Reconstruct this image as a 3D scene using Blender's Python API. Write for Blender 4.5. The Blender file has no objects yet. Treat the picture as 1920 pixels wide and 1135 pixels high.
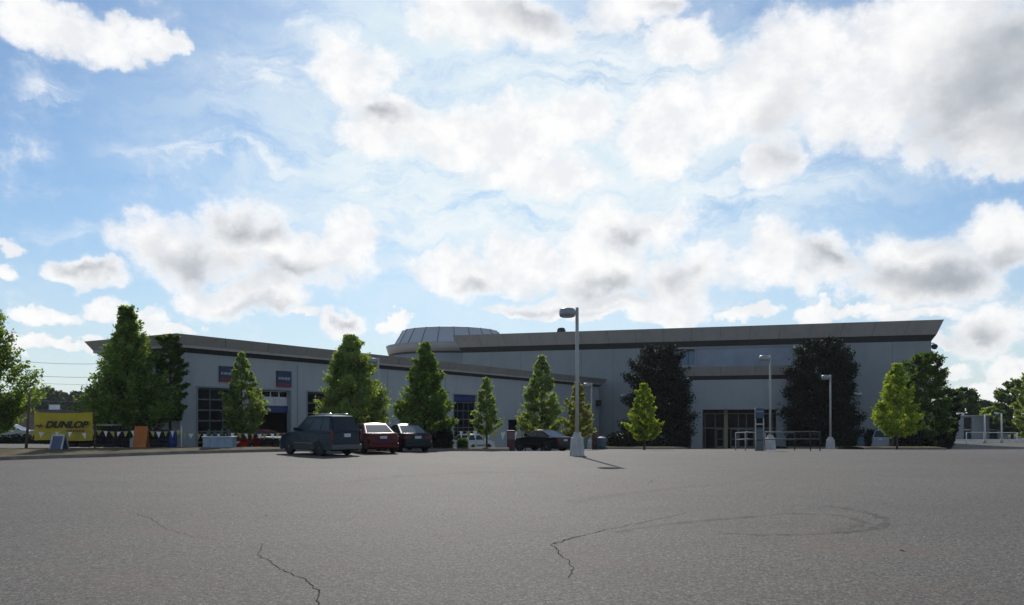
import bpy, bmesh, math, random
import numpy as np
from mathutils import Vector, Matrix
R = math.radians
S = bpy.context.scene
COL = S.collection

# ------------------------------------------------------------------ camera, sky, sun, exposure
FPX, CX, HY, EYE = 1450.0, 960.0, 785.0, 1.6      # focal length in photo pixels, centre, horizon row, eye height
cam = bpy.data.cameras.new('camera'); cam_o = bpy.data.objects.new('camera', cam); COL.objects.link(cam_o)
cam.sensor_width = 36.0; cam.lens = FPX / 1920 * 36.0
cam.shift_y = (HY - 567.5) / 1920.0
cam.clip_start = 0.1; cam.clip_end = 8000
cam_o.location = (0, 0, EYE); cam_o.rotation_euler = (R(90), 0, 0)
S.camera = cam_o
S.view_settings.view_transform = 'Standard'; S.view_settings.look = 'None'
S.view_settings.gamma = 1.0; S.view_settings.exposure = 0.0
S.render.resolution_x = 1024; S.render.resolution_y = 605
S.cycles.max_bounces = 6; S.cycles.diffuse_bounces = 3; S.cycles.glossy_bounces = 3
S.cycles.transparent_max_bounces = 8; S.cycles.transmission_bounces = 4

SUN_EL, SUN_AZ = 36.4, -5.1                       # azimuth from +Y towards +X
sd = bpy.data.lights.new('sun', 'SUN'); sun = bpy.data.objects.new('sun', sd); COL.objects.link(sun)
sd.energy = 3.2; sd.angle = R(0.5); sd.color = (1.0, 0.95, 0.87)
sv = Vector((math.sin(R(SUN_AZ)) * math.cos(R(SUN_EL)), math.cos(R(SUN_AZ)) * math.cos(R(SUN_EL)), math.sin(R(SUN_EL))))
sun.rotation_euler = sv.to_track_quat('Z', 'Y').to_euler(); sun.location = sv * 200

class NT:
    """tiny helper to write node trees"""
    def __init__(s, tree): s.t = tree; s.n = tree.nodes; s.l = tree.links
    def new(s, typ, **kw):
        nd = s.n.new(typ)
        for k, v in kw.items(): setattr(nd, k, v)
        return nd
    def put(s, nd, key, v):
        if hasattr(v, 'is_output'): s.l.new(v, nd.inputs[key])
        elif v is not None: nd.inputs[key].default_value = v
    def math(s, op, a, b=None, c=None, clamp=False):
        nd = s.new('ShaderNodeMath', operation=op, use_clamp=clamp)
        s.put(nd, 0, a); s.put(nd, 1, b); s.put(nd, 2, c)
        return nd.outputs[0]
    def noise(s, vec, scale, detail=4, rough=0.55, dist=0.0):
        nd = s.new('ShaderNodeTexNoise')
        if vec is not None: s.l.new(vec, nd.inputs['Vector'])
        nd.inputs['Scale'].default_value = scale; nd.inputs['Detail'].default_value = detail
        nd.inputs['Roughness'].default_value = rough; nd.inputs['Distortion'].default_value = dist
        return nd
    def sstep(s, v, a, b, lo=0.0, hi=1.0):
        nd = s.new('ShaderNodeMapRange', interpolation_type='SMOOTHSTEP')
        s.put(nd, 'Value', v); s.put(nd, 'From Min', a); s.put(nd, 'From Max', b); s.put(nd, 'To Min', lo); s.put(nd, 'To Max', hi)
        return nd.outputs['Result']
    def mix(s, f, a, b, blend='MIX'):
        nd = s.new('ShaderNodeMix', data_type='RGBA', blend_type=blend)
        s.put(nd, 0, f); s.put(nd, 6, a); s.put(nd, 7, b)
        return nd.outputs[2]
    def xyz(s, x, y, z):
        nd = s.new('ShaderNodeCombineXYZ'); s.put(nd, 0, x); s.put(nd, 1, y); s.put(nd, 2, z)
        return nd.outputs[0]

def rgba(c): return (c[0], c[1], c[2], 1.0)

def make_world():
    w = bpy.data.worlds.new('World'); S.world = w; w.use_nodes = True
    w.node_tree.nodes.clear(); T = NT(w.node_tree)
    sky = T.new('ShaderNodeTexSky', sky_type='NISHITA', sun_disc=False)
    sky.sun_elevation = R(SUN_EL); sky.sun_rotation = R(SUN_AZ); sky.altitude = 100
    sky.air_density = 1.0; sky.dust_density = 0.35; sky.ozone_density = 2.5
    tc = T.new('ShaderNodeTexCoord'); sp = T.new('ShaderNodeSeparateXYZ'); T.l.new(tc.outputs['Generated'], sp.inputs[0])
    x, y, z = sp.outputs
    az = T.math('ARCTAN2', x, y)
    hyp = T.math('MAXIMUM', T.math('SQRT', T.math('ADD', T.math('MULTIPLY', x, x), T.math('MULTIPLY', y, y))), 0.15)
    t = T.math('MAXIMUM', T.math('DIVIDE', z, hyp), -0.2)
    base = T.xyz(az, t, 0.0)
    # domain warp so that cloud edges billow
    wn = T.noise(base, 9.0, 5, 0.6)
    v1 = T.new('ShaderNodeVectorMath', operation='SUBTRACT'); T.l.new(wn.outputs['Color'], v1.inputs[0]); v1.inputs[1].default_value = (.5, .5, .5)
    v2 = T.new('ShaderNodeVectorMath', operation='MULTIPLY_ADD'); T.l.new(v1.outputs[0], v2.inputs[0]); v2.inputs[1].default_value = (.15, .12, 0); T.l.new(base, v2.inputs[2])
    warped = v2.outputs[0]
    def blob(px, py, hw, hh, vec):
        u, v = (px - CX) / FPX, (HY - py) / FPX
        a0, t0 = math.atan(u), v / math.sqrt(1 + u * u)
        ra = hw / FPX / (1 + u * u); rt = hh / FPX / math.sqrt(1 + u * u)
        mp = T.new('ShaderNodeMapping'); T.l.new(vec, mp.inputs[0])
        mp.inputs['Scale'].default_value = (1 / ra, 1 / rt, 0); mp.inputs['Location'].default_value = (-a0 / ra, -t0 / rt, 0)
        g = T.new('ShaderNodeTexGradient', gradient_type='SPHERICAL'); T.l.new(mp.outputs[0], g.inputs[0])
        return g.outputs['Fac']
    def field(blobs, vec, k=1.22):
        f = None
        for b in blobs:
            g = blob(b[0], b[1], b[2] * k, b[3] * k, vec)
            if len(b) > 4: g = T.math('MULTIPLY', g, b[4])
            f = g if f is None else T.math('SMOOTH_MAX', f, g, 0.08)
        return f
    CL = [(110,35,150,55),(215,62,90,48),(300,72,42,34),(60,5,90,34),
          (455,440,120,95),(320,470,125,75),(590,490,125,75),(490,550,120,45),(390,555,80,40),(655,440,60,55),
          (160,515,70,32),(50,452,26,20),(10,492,32,28),(90,585,85,20),(240,585,75,22),(640,612,52,24),(735,610,30,14),
          (850,515,110,55),(980,500,100,62),(1120,500,120,90),(1180,420,120,55),(1290,520,130,70),(1150,580,240,30),
          (1450,485,90,58),(1540,500,80,70),(1740,500,160,100),(1880,450,120,80),(1690,545,120,50),(1860,625,95,62),(1700,600,90,18),(1540,600,50,22),(1240,600,90,16),
          (670,140,90,70),(740,225,100,62),(850,250,105,58),(960,255,110,62),(1090,225,90,48),(1000,320,150,50),
          (880,30,150,75),(1000,50,100,60),(1180,15,120,48),(1290,70,70,50),
          (1290,210,120,70),(1400,160,120,110),(1440,300,80,70),(1250,290,60,50),(1500,110,130,110),(1650,150,170,150),(1820,150,220,180),(1890,260,150,70),(1760,30,230,100),
          (330,610,70,14),(560,600,50,12),(980,590,90,20),(1080,595,80,18),(1400,598,70,14),(1620,592,70,14),(100,640,120,14),(1770,650,50,16),(1820,770,90,22),(1770,700,60,16),(1860,735,90,22),(1920,700,60,30)]
    F = field(CL, warped)
    n1 = T.noise(base, 15.0, 12, 0.66)
    bil = T.noise(base, 24.0, 8, 0.6)
    n2 = T.noise(base, 3.2, 6, 0.6)
    dens = T.math('ADD', F, T.math('MULTIPLY', T.math('SUBTRACT', n1.outputs[0], .5), .95))
    # open sky elsewhere carries scattered clouds of its own
    away = T.sstep(T.math('ABSOLUTE', az), 0.62, 0.95)
    wild = T.math('MULTIPLY', T.math('SUBTRACT', n2.outputs[0], .50), T.math('MULTIPLY', away, 2.2))
    dens = T.math('ADD', dens, T.math('MAXIMUM', wild, 0.0))
    cover = T.math('ADD', T.math('MULTIPLY', T.sstep(dens, 0.14, 0.36), .36), T.math('MULTIPLY', T.sstep(dens, 0.0, 0.62), .64))
    # thin high streaks
    st = T.new('ShaderNodeMapping'); T.l.new(warped, st.inputs[0]); st.inputs['Rotation'].default_value = (0, 0, R(-14)); st.inputs['Scale'].default_value = (1.0, 3.4, 1)
    n3 = T.noise(st.outputs[0], 7.0, 9, 0.66)
    WI = [(100,165,110,45,.75),(500,140,80,50,.8),(400,290,190,32,.95),(560,30,60,60,.6),(700,350,130,26,.8),(620,90,80,60,.8),
          (960,380,520,150,.75),(1150,180,330,170,.8),(1350,380,330,90,.6),(850,300,300,200,.7),(150,430,110,30,.5),(60,330,150,20,.35)]
    wis = T.math('MULTIPLY', field(WI, warped, 1.25), T.sstep(n3.outputs[0], .30, .72))
    wis = T.sstep(wis, 0.03, 0.62)
    low = T.sstep(t, 0.30, -0.02)                     # hazier towards the skyline
    # grey, thick parts
    GR = [(1840,190,170,150,1.05),(1880,110,120,120,.9),(1450,240,80,90,.75),(450,415,70,45,.9),(520,425,60,35,.9),(370,495,120,48,1.0),(560,520,110,35,.8),(480,580,90,20,.8),
          (1120,545,120,36,1.0),(1180,440,50,28,.8),(1290,510,60,40,.6),(1560,485,60,42,.9),(1750,520,190,55,1.05),(1900,500,110,50,1.0),(1480,545,60,22,.6),(1760,430,80,30,.6),(1860,640,90,45,.8),
          (735,205,45,26,.8),(890,540,60,24,.85),(1000,20,110,50,.8),(1270,5,70,24,.8),(160,510,40,18,.7),(650,612,26,12,.7),(1040,590,140,14,.6),(1600,250,60,50,.35)]
    gf = field(GR, warped, 1.35)
    n4 = T.noise(base, 10.0, 6, 0.55)
    shade = T.math('ADD', T.math('MULTIPLY', gf, 1.0), T.math('MULTIPLY', T.math('SUBTRACT', n4.outputs[0], .5), .75))
    shade = T.math('ADD', shade, T.math('MULTIPLY', T.math('SUBTRACT', bil.outputs[0], .5), .30))
    grey = T.math('MULTIPLY', T.sstep(shade, -0.05, 1.15), T.sstep(dens, .15, .75))
    grey = T.math('MAXIMUM', grey, T.math('MULTIPLY', T.sstep(dens, .5, 1.0), T.math('MULTIPLY', away, .8)))
    soft = T.sstep(T.math('ADD', T.math('MULTIPLY', bil.outputs[0], .5), T.math('MULTIPLY', n1.outputs[0], .5)), .40, .60)
    white = T.mix(soft, (8.7, 8.85, 9.1, 1), (10.4, 10.3, 10.2, 1))
    cloudc = T.mix(grey, white, (4.0, 4.35, 4.8, 1))
    blue = T.mix(1.0, sky.outputs[0], (.78, .93, 1.0, 1), 'MULTIPLY')
    hz = T.mix(T.math('MULTIPLY', low, .70), blue, (6.7, 7.35, 8.0, 1))
    veil = field([(1000, 300, 900, 420, 1.0), (820, 60, 420, 260, .8), (1500, 330, 500, 120, .5)], base, 1.0)
    veil = T.math('MULTIPLY', veil, T.sstep(n3.outputs[0], .12, .62))
    hz = T.mix(T.sstep(veil, 0.0, 0.70, 0.0, .92), hz, (7.6, 8.8, 9.4, 1))
    c1 = T.mix(T.math('MULTIPLY', wis, .80), hz, (9.4, 9.7, 9.9, 1))
    c2 = T.mix(T.math('MULTIPLY', cover, .97), c1, cloudc)
    bg = T.new('ShaderNodeBackground'); T.l.new(c2, bg.inputs[0]); bg.inputs[1].default_value = 0.10
    out = T.new('ShaderNodeOutputWorld'); T.l.new(bg.outputs[0], out.inputs[0])
    w.cycles.sampling_method = 'MANUAL'; w.cycles.sample_map_resolution = 512
make_world()

# ------------------------------------------------------------------ measuring helpers
def drop_slope(x):
    pts = [(-60, .008), (-34, .012), (-20, .026), (-13, .045), (1, .045), (8, .036), (46, .036), (62, .024), (200, .02)]
    if x <= pts[0][0]: return pts[0][1]
    for (a, sa), (b, sb) in zip(pts, pts[1:]):
        if x <= b: return sa + (sb - sa) * (x - a) / (b - a)
    return pts[-1][1]
def G(x, y):                                       # height of the ground
    if y <= 35: d = 0.0
    elif y < 41: d = (y - 35) ** 2 / 12
    else: d = min(y, 112) - 38
    return -drop_slope(x) * d
def Pt(px, py, Y): return Vector(((px - CX) / FPX * Y, Y, EYE - (py - HY) * Y / FPX))
def gx(px, Y): return (px - CX) / FPX * Y
def onG(px, Y, dz=0.0):
    x = gx(px, Y); return Vector((x, Y, G(x, Y) + dz))
def hit(px, py):                                   # the ground point seen at a place in the photo
    Y = 3.0
    while Y < 300:
        p = Pt(px, py, Y)
        if p.z <= G(p.x, p.y): return p
        Y += 0.02
    return p
def px_w(n, Y): return n * Y / FPX

# ------------------------------------------------------------------ materials
MATS = {}
def mat(name, col, rough=.6, metal=0.0, spec=.5, var=.0, vscale=3.0, bump=0.0, bscale=40.0, dirt=None, coat=0.0, coord='Object'):
    if name in MATS: return MATS[name]
    m = bpy.data.materials.new(name); m.use_nodes = True; T = NT(m.node_tree)
    b = T.n['Principled BSDF']; b.inputs['Roughness'].default_value = rough; b.inputs['Metallic'].default_value = metal
    b.inputs['Specular IOR Level'].default_value = spec; b.inputs['Coat Weight'].default_value = coat
    tc = T.new('ShaderNodeTexCoord'); v = tc.outputs[coord]
    c = rgba(col)
    if var > 0:
        n = T.noise(v, vscale, 6, .6)
        lo = rgba([x * (1 - var) for x in col]); hi = rgba([min(1, x * (1 + var)) for x in col])
        c = T.mix(T.sstep(n.outputs[0], .3, .7), lo, hi)
    if dirt:
        mp = T.new('ShaderNodeMapping'); T.l.new(v, mp.inputs[0]); mp.inputs['Scale'].default_value = (1.6, 1.6, .22)
        n = T.noise(mp.outputs[0], 1.4, 6, .62)
        c = T.mix(T.math('MULTIPLY', T.sstep(n.outputs[0], .48, .78), dirt[1]), c, rgba(dirt[0]))
    if hasattr(c, 'is_output'): T.l.new(c, b.inputs['Base Color'])
    else: b.inputs['Base Color'].default_value = c
    if bump > 0:
        n = T.noise(v, bscale, 5, .6); bp = T.new('ShaderNodeBump'); bp.inputs['Strength'].default_value = bump; bp.inputs['Distance'].default_value = .02
        T.l.new(n.outputs[0], bp.inputs['Height']); T.l.new(bp.outputs[0], b.inputs['Normal'])
    MATS[name] = m; return m

def leafmat(name, col, tint, trans=.55):
    m = bpy.data.materials.new(name); m.use_nodes = True; T = NT(m.node_tree); T.n.clear()
    g = T.new('ShaderNodeNewGeometry'); tc = T.new('ShaderNodeTexCoord')
    n = T.noise(tc.outputs['Object'], .9, 3, .6)
    f = T.math('ADD', T.math('MULTIPLY', g.outputs['Random Per Island'], .55), T.math('MULTIPLY', T.sstep(n.outputs[0], .35, .65), .45))
    c = T.mix(f, rgba(col), rgba(tint))
    d = T.new('ShaderNodeBsdfPrincipled'); T.l.new(c, d.inputs['Base Color']); d.inputs['Roughness'].default_value = .6; d.inputs['Specular IOR Level'].default_value = .22
    tr = T.new('ShaderNodeBsdfTranslucent'); c2 = T.mix(1.0, c, (1.8, 1.8, .6, 1), 'MULTIPLY'); T.l.new(c2, tr.inputs[0])
    mx = T.new('ShaderNodeMixShader'); mx.inputs[0].default_value = trans; T.l.new(d.outputs[0], mx.inputs[1]); T.l.new(tr.outputs[0], mx.inputs[2])
    o = T.new('ShaderNodeOutputMaterial'); T.l.new(mx.outputs[0], o.inputs[0])
    return m

def asphalt_mat():
    m = bpy.data.materials.new('asphalt'); m.use_nodes = True; T = NT(m.node_tree); b = T.n['Principled BSDF']
    tc = T.new('ShaderNodeTexCoord'); v = tc.outputs['Object']
    big = T.noise(v, .12, 5, .6); mid = T.noise(v, .9, 6, .65)
    st = T.new('ShaderNodeMapping'); T.l.new(v, st.inputs[0]); st.inputs['Rotation'].default_value = (0, 0, R(12)); st.inputs['Scale'].default_value = (.10, .9, 1)
    lanes = T.noise(st.outputs[0], .8, 4, .6)
    fine = T.noise(v, 95.0, 3, .7); grain = T.noise(v, 34.0, 4, .75)
    coarse = T.noise(v, 20.0, 6, .95)
    vo = T.new('ShaderNodeTexVoronoi'); T.l.new(v, vo.inputs['Vector']); vo.inputs['Scale'].default_value = 62.0
    c = T.mix(T.sstep(big.outputs[0], .3, .7), (.112, .101, .081, 1), (.155, .140, .112, 1))
    c = T.mix(T.math('MULTIPLY', T.sstep(mid.outputs[0], .45, .72), .42), c, (.105, .098, .094, 1))
    c = T.mix(T.math('MULTIPLY', T.sstep(lanes.outputs[0], .46, .70), .42), c, (.092, .083, .074, 1))
    c = T.mix(1.0, c, T.mix(T.sstep(coarse.outputs[0], .36, .64), (.55, .55, .55, 1), (1.42, 1.42, 1.42, 1)), 'MULTIPLY')
    c = T.mix(T.math('MULTIPLY', T.sstep(T.math('ADD', T.math('MULTIPLY', grain.outputs[0], .6), T.math('MULTIPLY', T.noise(v, 13.0, 3, .8).outputs[0], .4)), .44, .56), .9), c, (.062, .056, .052, 1))
    c = T.mix(T.math('MULTIPLY', T.sstep(fine.outputs[0], .54, .70), .8), c, (.33, .32, .31, 1))
    spk = T.math('MULTIPLY', T.sstep(vo.outputs['Distance'], .28, .10), T.sstep(T.noise(v, 21.0, 2, .5).outputs[0], .55, .68))
    for sc_, lo_, hi_ in ((38.0, .62, 1.40), (85.0, .50, 1.55)):
        vc = T.new('ShaderNodeTexVoronoi'); T.l.new(v, vc.inputs['Vector']); vc.inputs['Scale'].default_value = sc_
        sx_ = T.new('ShaderNodeSeparateColor'); T.l.new(vc.outputs['Color'], sx_.inputs[0])
        c = T.mix(1.0, c, T.mix(sx_.outputs[0], (lo_, lo_, lo_, 1), (hi_, hi_, hi_, 1)), 'MULTIPLY')
    rust = T.math('MULTIPLY', T.sstep(T.noise(v, .33, 5, .7).outputs[0], .50, .72), .50)
    c = T.mix(rust, c, (.150, .100, .078, 1))
    c = T.mix(T.math('MULTIPLY', spk, .9), c, (.40, .39, .38, 1))
    T.l.new(c, b.inputs['Base Color'])
    b.inputs['Roughness'].default_value = .76; b.inputs['Specular IOR Level'].default_value = .24
    bp = T.new('ShaderNodeBump'); bp.inputs['Strength'].default_value = .55; bp.inputs['Distance'].default_value = .006
    T.l.new(T.math('ADD', fine.outputs[0], T.math('MULTIPLY', grain.outputs[0], 1.4)), bp.inputs['Height']); T.l.new(bp.outputs[0], b.inputs['Normal'])
    return m

M_asph = asphalt_mat()
M_grass = mat('verge soil and dry grass', (.13, .105, .062), .95, var=.45, vscale=1.6, bump=.6, bscale=30, spec=.1, dirt=((.055, .085, .025), .8))
M_ground = mat('far ground', (.075, .09, .04), .95, var=.4, vscale=.2, spec=.1)
M_kerb = mat('kerb concrete', (.22, .195, .165), .85, var=.2, vscale=2, bump=.3)
M_wall = mat('painted wall', (.405, .425, .425), .75, var=.05, vscale=.4, bump=.15, bscale=9, spec=.3, dirt=((.30, .32, .33), .45))
M_wall2 = mat('painted stucco wall', (.305, .325, .325), .8, var=.06, vscale=.35, bump=.2, bscale=9, spec=.3, dirt=((.27, .28, .29), .45))
M_fasc = mat('fascia metal', (.38, .345, .31), .55, var=.06, vscale=.6, spec=.4, dirt=((.24, .22, .20), .4))
M_soff = mat('dark soffit', (.045, .042, .042), .7, var=.1)  # dark paint, taken darker to hold the shade under the flared parapet
M_roof = mat('flat roof', (.22, .21, .2), .9, var=.2, vscale=.5)
M_dome = mat('rotunda metal panels', (.44, .46, .49), .6, var=.06, vscale=.5, spec=.5)
M_seam = mat('seam', (.06, .065, .075), .7)
M_glass = mat('dark glass', (.006, .009, .014), .15, spec=.06, var=.3, vscale=.7)
M_bglass = mat('blue upper glazing', (.11, .17, .25), .35, spec=.5, var=.2, vscale=.5)
M_bpanel = mat('blue grey panel', (.27, .31, .365), .6, var=.12, vscale=.45, spec=.4)
M_pipe = mat('galvanised pipe', (.14, .15, .15), .55, metal=.2, var=.1)
M_pole = mat('lamp pole paint', (.40, .39, .36), .55, var=.1, dirt=((.28, .26, .23), .4))
M_store = mat('dull storefront metal', (.20, .20, .19), .5, metal=.2, var=.1)
M_frame = mat('grey aluminium', (.42, .42, .40), .45, metal=.3, var=.1)
M_white = mat('white paint', (.74, .74, .72), .5, var=.06, vscale=2, dirt=((.45, .43, .40), .5))
M_offw = mat('weathered white paint', (.60, .60, .60), .55, var=.1, vscale=1, dirt=((.34, .32, .30), .6))
M_conc = mat('lamp base concrete', (.50, .49, .47), .85, var=.15, vscale=3, bump=.3, dirt=((.30, .28, .26), .7))
M_lamp = mat('lamp head metal', (.30, .32, .34), .4, metal=.4, var=.1)
M_lens = mat('lamp lens', (.55, .56, .56), .2)
M_black = mat('black metal', (.012, .012, .013), .5)
M_rubber = mat('tyre rubber', (.018, .018, .02), .8, bump=.3, bscale=30)
M_rim = mat('wheel metal', (.34, .35, .37), .4, metal=.15)
M_carglass = mat('car glass', (.02, .032, .040), .10, spec=.35)
M_chrome = mat('chrome', (.6, .6, .62), .15, metal=1)
M_bark = mat('bark', (.075, .055, .04), .9, var=.35, vscale=6, bump=.7, bscale=25)
M_wood = mat('weathered timber post', (.10, .065, .05), .85, var=.3, vscale=5)
M_blue = mat('blue paint', (.012, .035, .16), .45, var=.1)
M_navy = mat('navy sign face', (.008, .022, .085), .45, var=.1)
M_red = mat('red paint', (.25, .015, .02), .45, var=.15)
M_ltblue = mat('pale blue paint', (.25, .33, .41), .5, var=.1, dirt=((.2, .25, .3), .5))
M_orange = mat('orange sign board', (.46, .125, .015), .6, var=.15, vscale=2)
M_yellow = mat('yellow banner vinyl', (.46, .35, .015), .6, var=.12, vscale=2)
M_ink = mat('black ink', (.012, .010, .008), .6)
M_pyel = mat('yellow green pennant', (.40, .36, .09), .6)
M_pwht = mat('white pennant', (.80, .79, .76), .6)
M_brick = mat('brown brick', (.19, .13, .10), .85, var=.2, vscale=1)
M_tail = mat('red lens', (.11, .008, .008), .15)
M_head = mat('clear lens', (.6, .62, .64), .1)
M_plate = mat('number plate', (.55, .56, .58), .4)
M_crack = mat('open crack', (.036, .032, .029), .95, spec=.05)
M_trim = mat('black plastic trim', (.02, .02, .022), .6)
M_cable = mat('cable', (.22, .22, .23), .7)
LEAF = {
 'deep':  leafmat('deep green leaves', (0.033, 0.053, 0.019), (0.125, 0.197, 0.054)),
 'mid':   leafmat('mid green leaves', (0.064, 0.097, 0.035), (0.243, 0.337, 0.115)),
 'fresh': leafmat('fresh green leaves', (0.095, 0.127, 0.050), (0.338, 0.416, 0.173)),
 'lime':  leafmat('lime green leaves', (0.111, 0.151, 0.022), (0.395, 0.470, 0.076), .5),
 'ochre': leafmat('turning leaves', (0.122, 0.130, 0.042), (0.404, 0.403, 0.118), .5),
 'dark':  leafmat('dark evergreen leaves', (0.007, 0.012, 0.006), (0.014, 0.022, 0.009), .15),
 'far':   leafmat('distant leaves', (.030, .050, .032), (.050, .080, .045), .3),
}

# ------------------------------------------------------------------ object helpers
def link(o, parent=None):
    COL.objects.link(o)
    if parent is not None: o.parent = parent
    return o
def tag(o, label=None, cat=None, group=None, kind=None):
    if label: o['label'] = label
    if cat: o['category'] = cat
    if group: o['group'] = group
    if kind: o['kind'] = kind
    return o
def empty(name, loc=(0, 0, 0), rz=0.0, label=None, cat=None, group=None):
    o = bpy.data.objects.new(name, None); o.location = loc; o.rotation_euler = (0, 0, rz); o.empty_display_size = .2
    link(o); return tag(o, label, cat, group)
def copy_tree(o, parent=None):
    c = o.copy(); link(c, parent)
    for ch in list(o.children): copy_tree(ch, c)
    return c

class MB:
    """mesh builder: boxes, tubes, prisms, lathes in one mesh"""
    def __init__(s): s.v = []; s.f = []; s.smooth = []
    def quad(s, a, b, c, d):
        i = len(s.v); s.v += [tuple(a), tuple(b), tuple(c), tuple(d)]; s.f.append((i, i+1, i+2, i+3)); s.smooth.append(False); return s
    def poly(s, pts):
        i = len(s.v); s.v += [tuple(p) for p in pts]; s.f.append(tuple(range(i, i+len(pts)))); s.smooth.append(False); return s
    def hexa(s, c8):                               # 8 corners: bottom 4 (ccw), top 4
        i = len(s.v); s.v += [tuple(p) for p in c8]
        for f in ((3,2,1,0),(4,5,6,7),(0,1,5,4),(1,2,6,5),(2,3,7,6),(3,0,4,7)):
            s.f.append(tuple(i+k for k in f)); s.smooth.append(False)
        return s
    def box(s, x0, x1, y0, y1, z0, z1):
        return s.hexa([(x0,y0,z0),(x1,y0,z0),(x1,y1,z0),(x0,y1,z0),(x0,y0,z1),(x1,y0,z1),(x1,y1,z1),(x0,y1,z1)])
    def fbox(s, F, t0, t1, o0, o1, z0, z1):        # box in a facade frame F(t, out, z)
        return s.hexa([F(t0,o1,z0),F(t1,o1,z0),F(t1,o0,z0),F(t0,o0,z0),F(t0,o1,z1),F(t1,o1,z1),F(t1,o0,z1),F(t0,o0,z1)])
    def tube(s, pts, rad, seg=8, cap=True):
        pts = [Vector(p) for p in pts]; n = len(pts)
        if not isinstance(rad, (list, tuple)): rad = [rad] * n
        base = len(s.v); ref = None
        for k, p in enumerate(pts):
            d = (pts[min(k+1, n-1)] - pts[max(k-1, 0)])
            d = d.normalized() if d.length > 1e-9 else Vector((0, 0, 1))
            if ref is None: ref = Vector((1, 0, 0)) if abs(d.x) < .9 else Vector((0, 1, 0))
            a = (ref - d * ref.dot(d)).normalized(); ref = a; b = d.cross(a)
            for j in range(seg):
                th = 2 * math.pi * j / seg; q = p + (a * math.cos(th) + b * math.sin(th)) * rad[k]; s.v.append(tuple(q))
        for k in range(n-1):
            for j in range(seg):
                a0 = base + k*seg + j; a1 = base + k*seg + (j+1) % seg
                s.f.append((a0, a1, a1+seg, a0+seg)); s.smooth.append(True)
        if cap:
            s.f.append(tuple(base + j for j in reversed(range(seg)))); s.smooth.append(False)
            s.f.append(tuple(base + (n-1)*seg + j for j in range(seg))); s.smooth.append(False)
        return s
    def lathe(s, prof, c=(0, 0, 0), seg=16, axis='z', smooth=True):
        base = len(s.v)
        for r, h in prof:
            for j in range(seg):
                th = 2 * math.pi * j / seg; a, b = r * math.cos(th), r * math.sin(th)
                p = {'z': (a, b, h), 'y': (a, h, b), 'x': (h, a, b)}[axis]
                s.v.append((p[0]+c[0], p[1]+c[1], p[2]+c[2]))
        for k in range(len(prof)-1):
            for j in range(seg):
                a0 = base + k*seg + j; a1 = base + k*seg + (j+1) % seg
                s.f.append((a0, a1, a1+seg, a0+seg)); s.smooth.append(smooth)
        for k, rev in ((0, True), (len(prof)-1, False)):
            if prof[k][0] > 1e-6:
                ids = [base + k*seg + j for j in range(seg)]
                s.f.append(tuple(reversed(ids) if rev else ids)); s.smooth.append(False)
        return s
    def prism(s, outline, y0, y1):                 # outline in x,z extruded along y
        n = len(outline); i = len(s.v)
        s.v += [(x, y0, z) for x, z in outline] + [(x, y1, z) for x, z in outline]
        for k in range(n):
            s.f.append((i+k, i+(k+1) % n, i+n+(k+1) % n, i+n+k)); s.smooth.append(False)
        s.f.append(tuple(i+k for k in reversed(range(n)))); s.smooth.append(False)
        s.f.append(tuple(i+n+k for k in range(n))); s.smooth.append(False)
        return s
    def build(s, name, m, parent=None, bevel=0.0, fix=True, merge=False):
        me = bpy.data.meshes.new(name); me.from_pydata(s.v, [], s.f)
        me.polygons.foreach_set('use_smooth', s.smooth); me.update()
        if fix or bevel or merge:
            bm = bmesh.new(); bm.from_mesh(me)
            if merge or bevel: bmesh.ops.remove_doubles(bm, verts=bm.verts, dist=1e-4)
            if bevel: bmesh.ops.bevel(bm, geom=list(bm.edges), offset=bevel, segments=2, affect='EDGES', profile=.5, clamp_overlap=True)
            if fix: bmesh.ops.recalc_face_normals(bm, faces=bm.faces)
            bm.to_mesh(me); bm.free()
        me.materials.append(m)
        o = bpy.data.objects.new(name, me); return link(o, parent)

# ------------------------------------------------------------------ ground, lot, verge
def sheet(name, xs, ys, m, dz):
    v = [(x, y, G(x, y) + dz) for y in ys for x in xs]; nx = len(xs)
    f = [(j*nx+i, j*nx+i+1, (j+1)*nx+i+1, (j+1)*nx+i) for j in range(len(ys)-1) for i in range(nx-1)]
    me = bpy.data.meshes.new(name); me.from_pydata(v, [], f); me.materials.append(m)
    me.polygons.foreach_set('use_smooth', [True]*len(f)); me.update()
    return tag(link(bpy.data.objects.new(name, me)), kind='structure')
xs = [-4000, -1500, -600, -300, -150, -95] + list(range(-85, 121, 3)) + [150, 300, 600, 1500, 4000]
ys = [-1500, -300, -60] + list(range(-40, 34, 6)) + [34 + .75*k for k in range(12)] + list(range(44, 114, 3)) + [114, 130, 160, 250, 500, 1000, 2500, 6000]
sheet('ground', xs, ys, M_ground, -.22)
sheet('parking_lot', [x for x in xs if -150 <= x <= 120], [y for y in ys if -60 <= y <= 130], M_asph, 0.0)

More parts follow.
